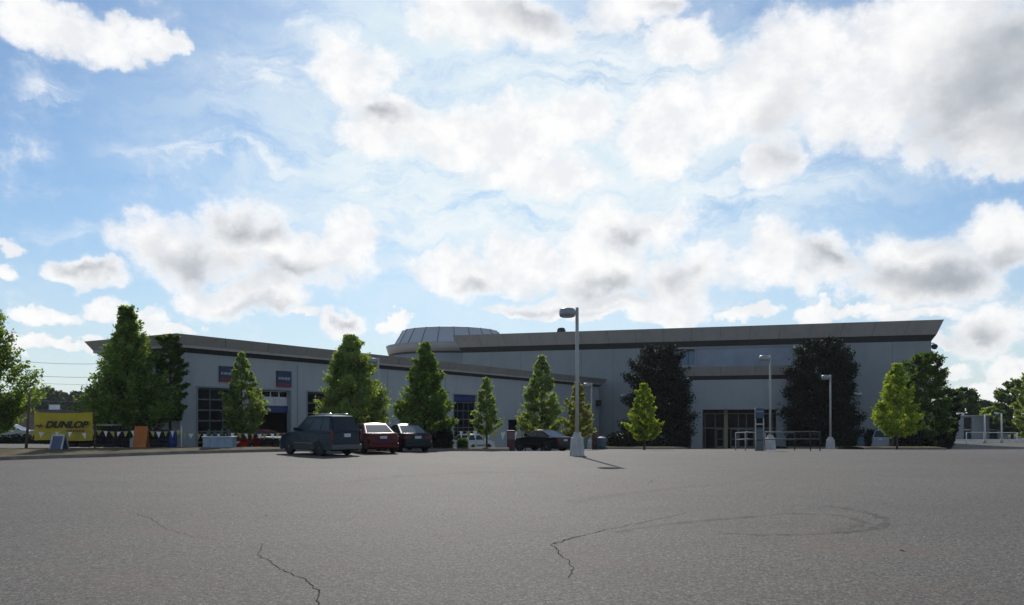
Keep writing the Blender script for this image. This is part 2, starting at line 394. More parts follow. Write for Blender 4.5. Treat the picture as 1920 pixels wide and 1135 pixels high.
def ribbon(name, front, back, m, h, kerb=True):
    """raised planted strip: front and back edges are lists of ground points of equal length"""
    n = len(front); b = MB(); k = MB(); kw = .16
    for i in range(n-1):
        f0, f1, b0, b1 = front[i], front[i+1], back[i], back[i+1]
        def up(p, d): return Vector((p.x, p.y, G(p.x, p.y) + d))
        def ins(p, q, w): d = (q - p); d.z = 0; d.normalize(); return p + d * w
        fi0, fi1, bi0, bi1 = ins(f0, b0, kw), ins(f1, b1, kw), ins(b0, f0, kw), ins(b1, f1, kw)
        steps = 4
        for s_ in range(steps):
            a, c = s_/steps, (s_+1)/steps
            p0, p1 = fi0.lerp(bi0, a), fi1.lerp(bi1, a); q0, q1 = fi0.lerp(bi0, c), fi1.lerp(bi1, c)
            hh = lambda t: h - .01 + .10 * math.sin(math.pi * t)
            b.quad(up(p0, hh(a)), up(p1, hh(a)), up(q1, hh(c)), up(q0, hh(c)))
        for (o0, o1, i0, i1) in ((f0, f1, fi0, fi1), (b1, b0, bi1, bi0)):
            k.hexa([up(o0, -.1), up(o1, -.1), up(i1, -.1), up(i0, -.1), up(o0, h), up(o1, h), up(i1, h), up(i0, h)])
    o = b.build(name, m, merge=True); tag(o, kind='structure')
    ko = k.build('kerb', M_kerb); tag(ko, kind='structure')
    return o
fr_px = [(-220, 30.0, 9.5), (0, 29.6, 10.5), (100, 31.0, 10.5), (200, 32.2, 10.3), (330, 34.6, 8.0), (400, 35.6, 7.2), (530, 38.0, 5.0), (620, 40.6, 1.8), (720, 42.0, 1.8), (860, 42.6, 1.8), (955, 43.0, 1.8)]
front = [Vector((gx(p, Y), Y, 0)) for p, Y, w in fr_px]
back = [Vector((gx(p, Y) - .1, Y + w, 0)) for p, Y, w in fr_px]
ribbon('verge', front, back, M_grass, .14)
def island(px0, px1, Y, d, m=M_grass):
    pts = [(px0 + (px1-px0)*k/4) for k in range(5)]
    ribbon('planting_strip', [Vector((gx(p, Y), Y, 0)) for p in pts], [Vector((gx(p, Y), Y + d, 0)) for p in pts], m, .14)
island(1140, 1290, 66, 8)
island(1478, 1600, 72, 6)
island(1622, 1775, 58, 5)

# cracks, tyre marks, old painted line and specks in the foreground asphalt
rnd = random.Random(5)
def crack(px_pts, w0, w1, seed, name='pavement_crack', m=M_crack, rough=.022, z=.004, step=.05):
    rr = random.Random(seed); P = [hit(*p) for p in px_pts]; pts = []
    for a, b_ in zip(P, P[1:]):
        n = max(2, int((b_-a).length / step))
        for k in range(n): pts.append(a.lerp(b_, k/n))
    pts.append(P[-1]); n = len(pts); b = MB(); off = 0; L = []; 
    for k, p in enumerate(pts):
        d = pts[min(k+1, n-1)] - pts[max(k-1, 0)]; d.z = 0; d.normalize(); s = Vector((-d.y, d.x, 0))
        off = off*.8 + rr.uniform(-1, 1) * rough; t = k / (n-1)
        w = (w0 + (w1-w0)*t) * rr.uniform(.45, 1.5) * .5
        if k in (0, n-1): w = .001
        q = p + s * off; L.append((q - s*w, q + s*w))
    for (a, c), (d, e) in zip(L, L[1:]):
        up = lambda p: (p.x, p.y, G(p.x, p.y) + z)
        b.quad(up(a), up(d), up(e), up(c))
    o = b.build(name, m, merge=True); return tag(o, kind='structure')
crack([(492,1018),(489,1030),(488,1046),(500,1052),(530,1070),(552,1082),(575,1092),(598,1108),(602,1128),(612,1150)], .006, .012, 1)
crack([(1082,1006),(1058,1012),(1035,1021),(1046,1040),(1058,1050),(1066,1062),(1076,1084)], .012, .007, 2)
crack([(1035,1021),(1080,1009),(1125,998),(1180,986),(1240,973),(1290,962)], .012, .008, 3)
crack([(252,962),(290,978),(312,992),(345,1000),(385,1012)], .009, .004, 4)
def marksmat(name, col, a):
    m = bpy.data.materials.new(name); m.use_nodes = True; T = NT(m.node_tree); b = T.n['Principled BSDF']
    b.inputs['Base Color'].default_value = rgba(col); b.inputs['Roughness'].default_value = .8; b.inputs['Specular IOR Level'].default_value = .15
    tc = T.new('ShaderNodeTexCoord'); n = T.noise(tc.outputs['Object'], 3.0, 6, .7); n2 = T.noise(tc.outputs['Object'], 60.0, 3, .7)
    f = T.math('MULTIPLY', T.sstep(n.outputs[0], .35, .65), T.sstep(n2.outputs[0], .35, .6)); T.l.new(T.math('MULTIPLY', f, a), b.inputs['Alpha'])
    return m
M_skid = marksmat('rubber mark', (.05, .046, .043), .52); M_oldline = marksmat('worn white line', (.42, .42, .40), .55); M_patch = marksmat('old stain', (.07, .064, .058), .22)
crack([(1540,948),(1580,953),(1620,961),(1652,970),(1666,979),(1650,990),(1600,998),(1530,1002),(1440,1004),(1340,1000)], .20, .16, 11, 'tyre_mark', M_skid, .004, .005, .2)
crack([(1420,968),(1480,964),(1560,966),(1600,972),(1622,981),(1600,990),(1560,996)], .14, .14, 12, 'tyre_mark', M_skid, .004, .009, .2)
crack([(1150,1000),(1240,985),(1340,975),(1440,968)], .10, .12, 13, 'tyre_mark', M_skid, .004, .013, .2)
crack([(1060,945),(1160,928),(1280,915),(1400,905)], .35, .35, 14, 'tyre_mark', M_patch, .004, .017, .3)
crack([(640,905),(760,893),(900,886),(1040,886)], .6, .6, 15, 'tyre_mark', M_patch, .004, .004, .3)
crack([(1550,927),(1620,932),(1692,938)], .11, .10, 16, 'faded_line', M_oldline, .003, .004, .3)
crack([(1686,1031),(1692,1034),(1700,1035)], .05, .03, 17, 'asphalt_stain', M_crack, .01, .004, .05)
crack([(2,1089),(8,1092),(13,1096)], .05, .04, 18, 'asphalt_stain', M_patch, .01, .004, .05)
b = MB()
for px, py, sz in [(499,967,.05),(437,929,.05),(557,928,.04),(1221,903,.09),(1215,908,.05),(1013,896,.05),(1685,961,.04),(1812,984,.045),(1733,1008,.03),(1014,1041,.02),(1082,911,.04),(830,965,.04),(868,995,.025)] + \
    [(rnd.uniform(10, 1910), rnd.uniform(900, 1120), rnd.uniform(.014, .03)) for _ in range(90)]:
    p = hit(px, py); a = rnd.uniform(0, 3)
    c, s_ = math.cos(a)*sz*.5, math.sin(a)*sz*.5
    b.hexa([(p.x-c, p.y-s_, p.z), (p.x+s_, p.y-c, p.z), (p.x+c, p.y+s_, p.z), (p.x-s_, p.y+c, p.z)] + [(p.x-c*.6, p.y-s_*.6, p.z+sz*.35), (p.x+s_*.6, p.y-c*.6, p.z+sz*.3), (p.x+c*.6, p.y+s_*.6, p.z+sz*.4), (p.x-s_*.6, p.y+c*.6, p.z+sz*.3)])
tag(b.build('gravel', mat('pale grit', (.5, .5, .49), .8)), kind='stuff')

# ------------------------------------------------------------------ building helpers
def frame(C, e):
    C = Vector(C); e = Vector(e).normalized(); n = Vector((e.y, -e.x, 0))
    def F(t, o, z): return Vector((C.x + e.x*t + n.x*o, C.y + e.y*t + n.y*o, z))
    def tp(px, o=0.0):                              # where a photo column meets the plane at offset o
        k = (px - CX) / FPX; x0 = C.x + n.x*o; y0 = C.y + n.y*o
        return (k*y0 - x0) / (e.x - k*e.y)
    def zp(px, py, o=0.0):
        Y = F(tp(px, o), o, 0).y; return EYE + (HY - py) * Y / FPX
    return F, tp, zp

def pierced_wall(b, F, t0, t1, z0, z1, opens, o=0.0, depth=.3):
    ts = sorted({t0, t1} | {q for a in opens for q in a[:2]}); zs = sorted({z0, z1} | {q for a in opens for q in a[2:4]})
    ts = [t for t in ts if t0 <= t <= t1]; zs = [z for z in zs if z0 <= z <= z1]
    for i in range(len(ts)-1):
        for j in range(len(zs)-1):
            tm, zm = (ts[i]+ts[i+1])/2, (zs[j]+zs[j+1])/2
            if any(a[0] < tm < a[1] and a[2] < zm < a[3] for a in opens): continue
            b.quad(F(ts[i], o, zs[j]), F(ts[i+1], o, zs[j]), F(ts[i+1], o, zs[j+1]), F(ts[i], o, zs[j+1]))
    for a in opens:
        t_, u, za, zb = a[:4]
        b.quad(F(t_, o, za), F(t_, o, zb), F(t_, o-depth, zb), F(t_, o-depth, za))
        b.quad(F(u, o, za), F(u, o-depth, za), F(u, o-depth, zb), F(u, o, zb))
        b.quad(F(t_, o, zb), F(u, o, zb), F(u, o-depth, zb), F(t_, o-depth, zb))
        b.quad(F(t_, o, za), F(t_, o-depth, za), F(u, o-depth, za), F(u, o, za))

def fascia(F, L, D, prof, sof, panel, parent, gap=.03, mf=None, name='fascia', sides=(0, 1, 2, 3), t_off=0.0):
    """flared parapet round a rectangle t 0..L, out 0..-D; prof = [(out, z) bottom, (out, z) top], sof = [(0, z), (out, z)]"""
    def ring(o, z):
        return [F(-o, o, z), F(L+o, o, z), F(L+o, -D-o, z), F(-o, -D-o, z)]
    b = MB(); (oa, za), (ob, zb) = prof
    lo, hi = ring(oa, za), ring(ob, zb); lob, hib = ring(oa-.03, za), ring(ob-.03, zb)
    back = MB()
    for s_ in sides:
        a, c, d, e = lo[s_], lo[(s_+1) % 4], hi[(s_+1) % 4], hi[s_]
        n = max(1, round((c-a).length / panel)); Lw = (c-a).length; g = gap / Lw / 2
        for k in range(n):
            u0, u1 = k/n + (g if k else 0), (k+1)/n - (g if k < n-1 else 0)
            b.quad(a.lerp(c, u0), a.lerp(c, u1), e.lerp(d, u1), e.lerp(d, u0))
        a, c, d, e = lob[s_], lob[(s_+1) % 4], hib[(s_+1) % 4], hib[s_]
        back.quad(a, c, d, e)
    # coping
    hi2 = ring(ob-.35, zb+.001); hi3 = ring(ob, zb + .001); lowin = ring(ob-.35, zb-.7)
    for s_ in sides:
        b.quad(hi3[s_], hi3[(s_+1) % 4], hi2[(s_+1) % 4], hi2[s_]); b.quad(hi2[s_], hi2[(s_+1) % 4], lowin[(s_+1) % 4], lowin[s_])
    fo = b.build(name, mf or M_fasc, parent, fix=False); back.build('panel_joint', M_seam, fo, fix=False)
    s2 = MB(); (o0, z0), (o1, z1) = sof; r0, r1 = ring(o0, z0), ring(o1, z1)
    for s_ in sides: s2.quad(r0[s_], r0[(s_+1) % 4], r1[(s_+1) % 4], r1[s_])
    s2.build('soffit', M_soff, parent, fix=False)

# ------------------------------------------------------------------ the low service wing
WF, wt, wz = frame((-17.9 - .857*.75, 42.8 + .514*.75, 0), (.514, .857, 0))
WL, WD = 56.0, 7.3
wing = empty('service_wing', WF(0, 0, 0), 0, 'long low pale building with garage bays and flared brown parapet, left of the tall store', 'building')
wing_inv = Matrix.Translation(-WF(0, 0, 0))
def wp(o):                                          # keep world coordinates while parented to the wing's empty
    o.matrix_parent_inverse = wing_inv; return o
class Wing:                                         # parent proxy
    pass
def kids_keep(parent):
    for ch in parent.children:
        if ch.matrix_parent_inverse == Matrix.Identity(4): ch.matrix_parent_inverse = Matrix.Translation(-parent.location)
WT = 6.25
bays = [(1.15, 4.05), (5.25, 8.1), (9.6, 12.45), (14.2, 17.1), (26.4, 29.9)]
ops = [(a, c, -3.2, 3.38 if k < 4 else 3.65) for k, (a, c) in enumerate(bays)]
door_t = (21.7, 23.0); win_t = (wt(953), wt(971))
ops.append((door_t[0], door_t[1], -3.2, wz(822, 769))); ops.append((win_t[0], win_t[1], wz(960, 808), wz(960, 787)))
b = MB(); pierced_wall(b, WF, 0, WL, -3.5, WT-.6, ops)
for a, c in (((0, 0), (0, -WD)), ((0, -WD), (WL, -WD)), ((WL, -WD), (WL, 0))):
    b.quad(WF(a[0], a[1], -3.5), WF(c[0], c[1], -3.5), WF(c[0], c[1], WT-.6), WF(a[0], a[1], WT-.6))
# shallow pilasters between the bays
for t in (.12, 4.65, 8.85, 13.3, 17.9, 25.3, 31.2, 38.0, 45.0):
    b.fbox(WF, t-.14, t+.14, .002, .06, -3.4, WT-1.15)
wp(b.build('wall', M_wall, wing, fix=False))
wp(MB().quad(WF(.02, -.02, WT-.75), WF(WL-.02, -.02, WT-.75), WF(WL-.02, -WD+.02, WT-.75), WF(.02, -WD+.02, WT-.75)).build('roof', M_roof, wing, fix=False))
fascia(WF, WL, WD, [(.36, WT-.62), (.75, WT)], [(.0, WT-.94), (.36, WT-.62)], 3.1, wing)
kids_keep(wing)
wp(MB().quad(WF(.3, -.3, -1.9), WF(WL-.3, -.3, -1.9), WF(WL-.3, -WD+.3, -1.9), WF(.3, -WD+.3, -1.9)).build('workshop_floor', mat('workshop floor', (.08, .08, .08), .7), wing, fix=False))

def glazed_bay(t0, t1, z0, z1, rows, cols, o=-.22, mf=M_offw, solid_rows=()):
    mf = M_pipe; d = MB(); fw = .07
    d.fbox(WF, t0+.02, t0+.02+fw, o-.05, o, z0, z1-.02); d.fbox(WF, t1-.02-fw, t1-.02, o-.05, o, z0, z1-.02)
    ti, tj = t0+.02+fw, t1-.02-fw
    for r in range(rows+1):
        z = z0 + (z1-.05-z0)*r/rows; d.fbox(WF, ti, tj, o-.05, o-.003, z-.04, z+.04)
    for c in range(1, cols):
        t = ti + (tj-ti)*c/cols; d.fbox(WF, t-.03, t+.03, o-.045, o-.006, z0, z1-.06)
    f = wp(d.build('bay_door', mf, wing))
    g = MB(); g.quad(WF(ti, o-.03, z0), WF(tj, o-.03, z0), WF(tj, o-.03, z1-.05), WF(ti, o-.03, z1-.05))
    p = g.build('glass', M_glass, f, fix=False)
    return f
glazed_bay(1.15, 4.05, -.4, 3.38, 6, 3)
glazed_bay(9.6, 12.45, -.8, 3.38, 6, 3)
glazed_bay(14.2, 17.1, -1.0, 3.38, 6, 3)
fE = glazed_bay(26.4, 29.9, -1.4, 3.05, 6, 4)
d = MB(); d.fbox(WF, 26.42, 29.88, -.25, -.15, 3.1, 3.62); wp(d.build('blue_header', M_blue, wing))
# half open sectional door over the dark bay
t0, t1 = bays[1]; d = MB(); zt = 3.38
d.fbox(WF, t0+.03, t1-.03, -.3, -.24, 2.42, 2.98)
for k in range(5):
    tt = t0+.03 + (t1-t0-.06)*k/4; d.fbox(WF, max(tt-.04, t0+.03), min(tt+.04, t1-.03), -.3, -.235, 2.98, 3.34)
d.fbox(WF, t0+.07, t1-.07, -.297, -.238, 3.30, 3.36)
dr = wp(d.build('raised_door', M_offw, wing))
MB().quad(WF(t0+.05, -.27, 2.98), WF(t1-.05, -.27, 2.98), WF(t1-.05, -.27, 3.3), WF(t0+.05, -.27, 3.3)).build('glass', M_glass, dr, fix=False)
wp(MB().fbox(WF, t0+.03, t1-.03, -.29, -.2, 1.98, 2.40).build('blue_header', M_blue, wing))
wp(MB().fbox(WF, door_t[0]+.05, door_t[1]-.05, -.2, -.14, -2.2, ops[5][3]-.04).build('door', mat('dark blue door', (.02, .035, .07), .5, var=.1), wing))
wp(MB().fbox(WF, win_t[0]+.04, win_t[1]-.04, -.15, -.1, ops[6][2]+.03, ops[6][3]-.03).build('window', M_glass, wing))
# trim frames round the bays
for k, (a, c) in enumerate(bays):
    z1 = ops[k][3]; d = MB()
    d.fbox(WF, a-.10, a-.004, .003, .035, -3.3, z1+.10); d.fbox(WF, c+.004, c+.10, .003, .035, -3.3, z1+.10); d.fbox(WF, a-.004, c+.004, .003, .035, z1+.004, z1+.10)
    wp(d.build('door_surround', M_wall2, wing))
# wall mounted speaker and far end light
for t, z in ((wt(1119), wz(1119, 756)),):
    d = MB(); d.fbox(WF, t-.35, t+.35, .05, .45, z-.35, z+.35); d.fbox(WF, t-.08, t+.08, 0, .06, z-.1, z+.1)
    wp(d.build('wall_speaker', M_black, wing))

# square signs over the bays (navy, white lettering, red foot)
def text_mesh(s, size, m, name, parent=None, shear=0.0, extrude=.004, sx=1.0, bold=0.0):
    cu = bpy.data.curves.new(name, 'FONT'); cu.body = s; cu.size = size; cu.shear = shear; cu.extrude = extrude; cu.offset = bold
    cu.align_x = 'CENTER'; cu.align_y = 'CENTER'
    tmp = bpy.data.objects.new('tmp', cu); COL.objects.link(tmp); bpy.context.view_layer.update()
    me = bpy.data.meshes.new_from_object(tmp.evaluated_get(bpy.context.evaluated_depsgraph_get()))
    bpy.data.objects.remove(tmp); bpy.data.curves.remove(cu)
    for v in me.vertices: v.co.x *= sx
    me.materials.clear(); me.materials.append(m); me.name = name
    return link(bpy.data.objects.new(name, me), parent)
def wall_sign(px0, px1, py0, py1, label):
    t0, t1 = wt(px0, .08), wt(px1, .08); pm = (px0+px1)/2; z1, z0 = wz(pm, py0, .08), wz(pm, py1, .08); w, h = t1-t0, z1-z0
    c = WF((t0+t1)/2, .0, (z0+z1)/2)
    e = WF(1, 0, 0) - WF(0, 0, 0)
    r = empty('wall_sign', c, math.atan2(e.y, e.x), label, 'sign', 'square signs above the garage bays')
    MB().box(-w/2, w/2, -.09, -.004, -h/2, h/2).build('sign_board', M_navy, r)
    MB().box(-w/2-.002, w/2+.002, -.094, -.02, -h/2-.002, -h*.26).build('red_band', mat('dark red sign band', (.16, .02, .05), .5), r)
    # illegible white script line in the photograph: a run of small strokes
    s_ = MB(); rr = random.Random(3); x = -w*.40
    while x < w*.38:
        ww = rr.uniform(.05, .09); hh = rr.uniform(.14, .19)*h; z = h*.03
        s_.box(x, x+.035, -.10, -.09, z-hh*.5, z+hh*.5)
        if rr.random() < .7: s_.box(x+.035, x+ww, -.10, -.09, z+rr.choice((-.5, .5, .0))*hh*.7-.02, z+.03)
        x += ww + .03
    s_.build('lettering', mat('sign lettering', (.55, .58, .60), .5), r)
wall_sign(412, 437, 687, 716, 'navy and red square sign partly behind the narrow tree, left of its twin')
wall_sign(519.5, 546.5, 696, 726, 'navy and red square sign over the half open garage bay')

# ------------------------------------------------------------------ the tall store
nm = Vector((-.2809, -.9597, 0))
BF, bt, bz = frame((-7.5 - nm.x*1.0, 97.6 - nm.y*1.0, 0), (.9597, -.2809, 0))
BL, BD, BT = 55.55 - 2.0, 58.0, 12.1
# frame origin shifted so that the parapet corner (flared by 1 m) meets the photographed corner
BF, bt, bz = frame(BF(1.0, 0, 0), (.9597, -.2809, 0))
store = empty('department_store', BF(0, 0, 0), 0, 'tall windowless grey store with flared brown parapet and projecting entrance', 'building')
MI = Matrix.Translation(-store.location)
def bp_(o): o.matrix_parent_inverse = MI; return o
wt0, wt1 = bt(1252), bt(1303); wzb, wzt = bz(1278, 685), bz(1278, 655)
pt0, pt1 = bt(1304), bt(1486); pzb, pzt = bz(1395, 688), bz(1395, 651)
po = 4.2                                            # how far the entrance block projects
e0, e1 = bt(1295, po), bt(1475, po); ptop = bz(1385, 687, po+.6)
d0, d1 = bt(1317, po), bt(1456, po); dz = bz(1385, 768, po)
b = MB(); pierced_wall(b, BF, 0, BL, -5, BT-1.5, [(wt0, wt1-.03, wzb, wzt), (pt0+.03, pt1, pzb, pzt), (d0, d1, -4.9, dz)], depth=.25)
for a, c in (((0, 0), (0, -BD)), ((0, -BD), (BL, -BD)), ((BL, -BD), (BL, 0))):
    b.quad(BF(a[0], a[1], -5), BF(c[0], c[1], -5), BF(c[0], c[1], BT-1.5), BF(a[0], a[1], BT-1.5))
bp_(b.build('wall', M_wall2, store, fix=False))
bp_(MB().quad(BF(.02, -.02, BT-1.6), BF(BL-.02, -.02, BT-1.6), BF(BL-.02, -BD+.02, BT-1.6), BF(.02, -BD+.02, BT-1.6)).build('roof', M_roof, store, fix=False))
fascia(BF, BL, BD, [(.42, BT-1.50), (1.0, BT)], [(0, BT-2.15), (.42, BT-1.50)], 3.15, store)
for ch in store.children:
    if ch.name.startswith(('fascia', 'soffit')): bp_(ch)
w_ = bp_(MB().quad(BF(wt0, -.2, wzb), BF(wt1, -.2, wzb), BF(wt1, -.2, wzt), BF(wt0, -.2, wzt)).build('window', M_bglass, store, fix=False))
fr = MB(); fr.fbox(BF, wt0, wt1-.03, -.19, .05, wzt-.22, wzt-.001)
for k in range(1, 4): tt = wt0 + (wt1-wt0)*k/4; fr.fbox(BF, tt-.03, tt+.03, -.19, -.14, wzb, wzt-.22)
fr.build('window_frame', M_trim, w_)
bp_(MB().quad(BF(pt0+.03, -.12, pzb), BF(pt1, -.12, pzb), BF(pt1, -.12, pzt), BF(pt0+.03, -.12, pzt)).build('sign_panel', M_bpanel, store, fix=False))
bp_(MB().fbox(BF, bt(1598), bt(1621), .004, .09, G(30, 88)-.2, bz(1610, 806)).build('service_door', mat('blue grey door', (.13, .20, .27), .6, var=.1), store, bevel=.01))
# low band of stucco panels, joints
jn = MB()
for k in range(1, 14): jn.fbox(BF, BL*k/14-.012, BL*k/14+.012, .001, .004, -4.5, BT-2.2 if not (pt0 < BL*k/14 < pt1 or wt0 < BL*k/14 < wt1) else pzb-.3)
bp_(jn.build('wall_joint', M_seam, store, fix=False))
# the entrance block
en = MB()
def ep(t, o, z): return BF(t, o, z)
pierced_wall(en, BF, e0, e1, -4.8, ptop-.9, [(d0, d1, -4.9, dz)], o=po, depth=.9)
en.quad(BF(e0, 0, -4.8), BF(e0, po, -4.8), BF(e0, po, ptop-.9), BF(e0, 0, ptop-.9)); en.quad(BF(e1, po, -4.8), BF(e1, 0, -4.8), BF(e1, 0, ptop-.9), BF(e1, po, ptop-.9))
en.quad(BF(d0, po-.9, dz), BF(d1, po-.9, dz), BF(d1, .02, dz), BF(d0, .02, dz))
en.quad(BF(d0, po-.9, dz), BF(d0, .02, dz), BF(d0, .02, -4.8), BF(d0, po-.9, -4.8)); en.quad(BF(d1, po-.9, dz), BF(d1, po-.9, -4.8), BF(d1, .02, -4.8), BF(d1, .02, dz))
bp_(en.build('entrance_block', M_wall, store, fix=False))
bp_(MB().quad(BF(e0+.01, po-.01, ptop-.7), BF(e1-.01, po-.01, ptop-.7), BF(e1-.01, .02, ptop-.7), BF(e0+.01, .02, ptop-.7)).build('entrance_roof', M_roof, store, fix=False))
EF, et_, ez_ = frame(BF(e0, po, 0), (.9597, -.2809, 0))
n_before = set(store.children)
fascia(EF, e1-e0, po+.55, [(.25, ptop-.98), (.6, ptop)], [(0, ptop-1.42), (.25, ptop-.98)], 4.0, store, name='entrance_fascia', sides=(0, 1, 3))
for ch in set(store.children) - n_before: bp_(ch)
# storefront inside the recess
so = 1.6; gz = G(BF(32, 0, 0).x, BF(32, 0, 0).y) + .08
bp_(MB().quad(BF(d0, po+.6, gz), BF(d1, po+.6, gz), BF(d1, -4, gz), BF(d0, -4, gz)).build('entrance_floor', M_kerb, store, fix=False))
g_ = bp_(MB().quad(BF(d0+.01, so, gz), BF(d1-.01, so, gz), BF(d1-.01, so, dz-.01), BF(d0+.01, so, dz-.01)).build('entrance_glazing', M_glass, store, fix=False))
fm = MB(); tz = bz(1390, 803, so)
fm.fbox(BF, d0+.02, d1-.02, so+.002, so+.09, tz-.06, tz+.06); fm.fbox(BF, d0+.02, d1-.02, so+.002, so+.09, dz-.5, dz-.38)
for px in (1322, 1341, 1384.5, 1399.5, 1415, 1432, 1449): tt = bt(px, so); fm.fbox(BF, tt-.045, tt+.045, so+.004, so+.10, gz, dz-.5)
fm.build('mullion', M_store, g_)
for px in (1350, 1376.5, 1392, 1407, 1424):           # the swing doors
    tt = bt(px, so); dd = MB(); w2 = .40; h0, h1 = gz+.01, tz-.07
    dd.fbox(BF, tt-w2, tt-w2+.09, so+.012, so+.13, h0, h1); dd.fbox(BF, tt+w2-.09, tt+w2, so+.012, so+.13, h0, h1)
    dd.fbox(BF, tt-w2+.09, tt+w2-.09, so+.014, so+.128, h0, h0+.24); dd.fbox(BF, tt-w2+.09, tt+w2-.09, so+.014, so+.128, h1-.12, h1); dd.fbox(BF, tt-w2+.09, tt+w2-.09, so+.02, so+.12, h0+1.0, h0+1.08)
    bp_(dd.build('entrance_door', M_store, store))
tt = bt(1361, so+1.2); bp_(MB().fbox(BF, tt-.20, tt+.20, so+1.0, so+1.4, gz, dz-.002).build('entrance_column', mat('buff column', (.36, .33, .20), .7, var=.1), store))
def wall_lamp(F, t, o, z, label, ball=False):
    e = F(1, 0, 0)-F(0, 0, 0); r = empty('wall_lamp', F(t, o, z), math.atan2(e.y, e.x), label, 'wall lamp')
    if ball:
        MB().tube([(0, -.0, .35), (.35, -.05, .35), (.42, -.05, .25)], .05).build('bracket', M_lamp, r)
        MB().lathe([(0.02, -.32), (.2, -.28), (.32, -.08), (.34, .06), (.22, .22), (.06, .27)], (.42, -.05, 0), 14).build('lamp_head', M_black, r)
    else:
        MB().box(-.22, .22, -.12, -.002, -.12, .12).build('bracket', M_lamp, r)
        MB().hexa([(-.42,-.75,-.10),(.42,-.75,-.10),(.42,-.12,-.2),(-.42,-.12,-.2),(-.38,-.72,.1),(.38,-.72,.1),(.42,-.12,.2),(-.42,-.12,.2)]).build('lamp_head', M_lens, r)
wall_lamp(BF, bt(1607), .0, bz(1607, 739), 'box wall lamp on the tall store right of the dark entrance tree')
wall_lamp(BF, bt(1171), .0, bz(1171, 742), 'box wall lamp on the tall store left of the dark rounded tree')
wall_lamp(BF, BL, -.6, bz(1756, 649)+.0, 'round dark lamp bracketed off the far right corner of the tall store', True)
# roof vent
vt = bt(1044); r = empty('roof_vent', BF(vt, -2.5, BT-1.58), 0, 'small dark mushroom vent on the roof of the tall store', 'vent')
MB().lathe([(.35, 0), (.35, 1.75), (.30, 1.8)], seg=14).build('duct', M_trim, r)
MB().lathe([(.40, 1.82), (.52, 1.9), (.55, 2.15), (.40, 2.45), (.1, 2.52)], seg=16).build('cap', M_trim, r)

# ------------------------------------------------------------------ the rotunda and lower mall roof
rc = Vector((gx(845, 122), 122, 0))
rot = empty('rotunda', rc, 0, 'round grey metal clad roof drum rising behind the low wing', 'rotunda')
seg = 22
MB().lathe([(9.4, 4), (9.4, 11.3)], seg=seg*2).build('wall', M_wall2, rot)
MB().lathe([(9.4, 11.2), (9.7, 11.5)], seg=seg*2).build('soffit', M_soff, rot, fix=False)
MB().lathe([(9.7, 11.45), (10.1, 12.75), (8.9, 12.9)], seg=seg*2).build('fascia', M_fasc, rot, fix=False)
MB().lathe([(8.95, 12.7), (7.5, 15.25), (7.3, 15.3), (.05, 15.6)], seg=seg, smooth=False).build('drum_roof', M_dome, rot, fix=False)
for k in range(seg):
    th = 2*math.pi*k/seg; c, s_ = math.cos(th), math.sin(th)
    MB().tube([(8.97*c, 8.97*s_, 12.75), (7.52*c, 7.52*s_, 15.27)], .045, 5).build('seam_rib', M_seam, rot)
mall = empty('mall_roof', (-20, 106, 0), 0, 'low flat roofed mall block behind the wing under the round drum', 'building')
MB().box(-28, 12, 0, 60, -4, 8.2).build('wall', M_wall2, mall)
MB().box(-28.3, 12.3, -.3, 60.3, 8.203, 8.8).build('parapet', M_fasc, mall)

# ------------------------------------------------------------------ trees
def leaves_mesh(name, pts, size, m, rng, parent):
    n = len(pts); a = rng.normal(size=(n, 3)); a /= np.linalg.norm(a, axis=1)[:, None]
    c = rng.normal(size=(n, 3)); c -= a * (a*c).sum(1)[:, None]; c /= np.linalg.norm(c, axis=1)[:, None]
    s = (size * rng.uniform(.6, 1.35, n))[:, None]
    v = np.empty((n, 4, 3)); v[:, 0] = pts - a*s*.62; v[:, 1] = pts + c*s*.36; v[:, 2] = pts + a*s*.62; v[:, 3] = pts - c*s*.36
    me = bpy.data.meshes.new(name); me.vertices.add(n*4); me.vertices.foreach_set('co', v.astype(np.float32).ravel())
    me.loops.add(n*4); me.loops.foreach_set('vertex_index', np.arange(n*4, dtype=np.int32))
    me.polygons.add(n); me.polygons.foreach_set('loop_start', np.arange(0, n*4, 4, dtype=np.int32)); me.update(calc_edges=True); me.validate()
    me.materials.append(m); return link(bpy.data.objects.new(name, me), parent)

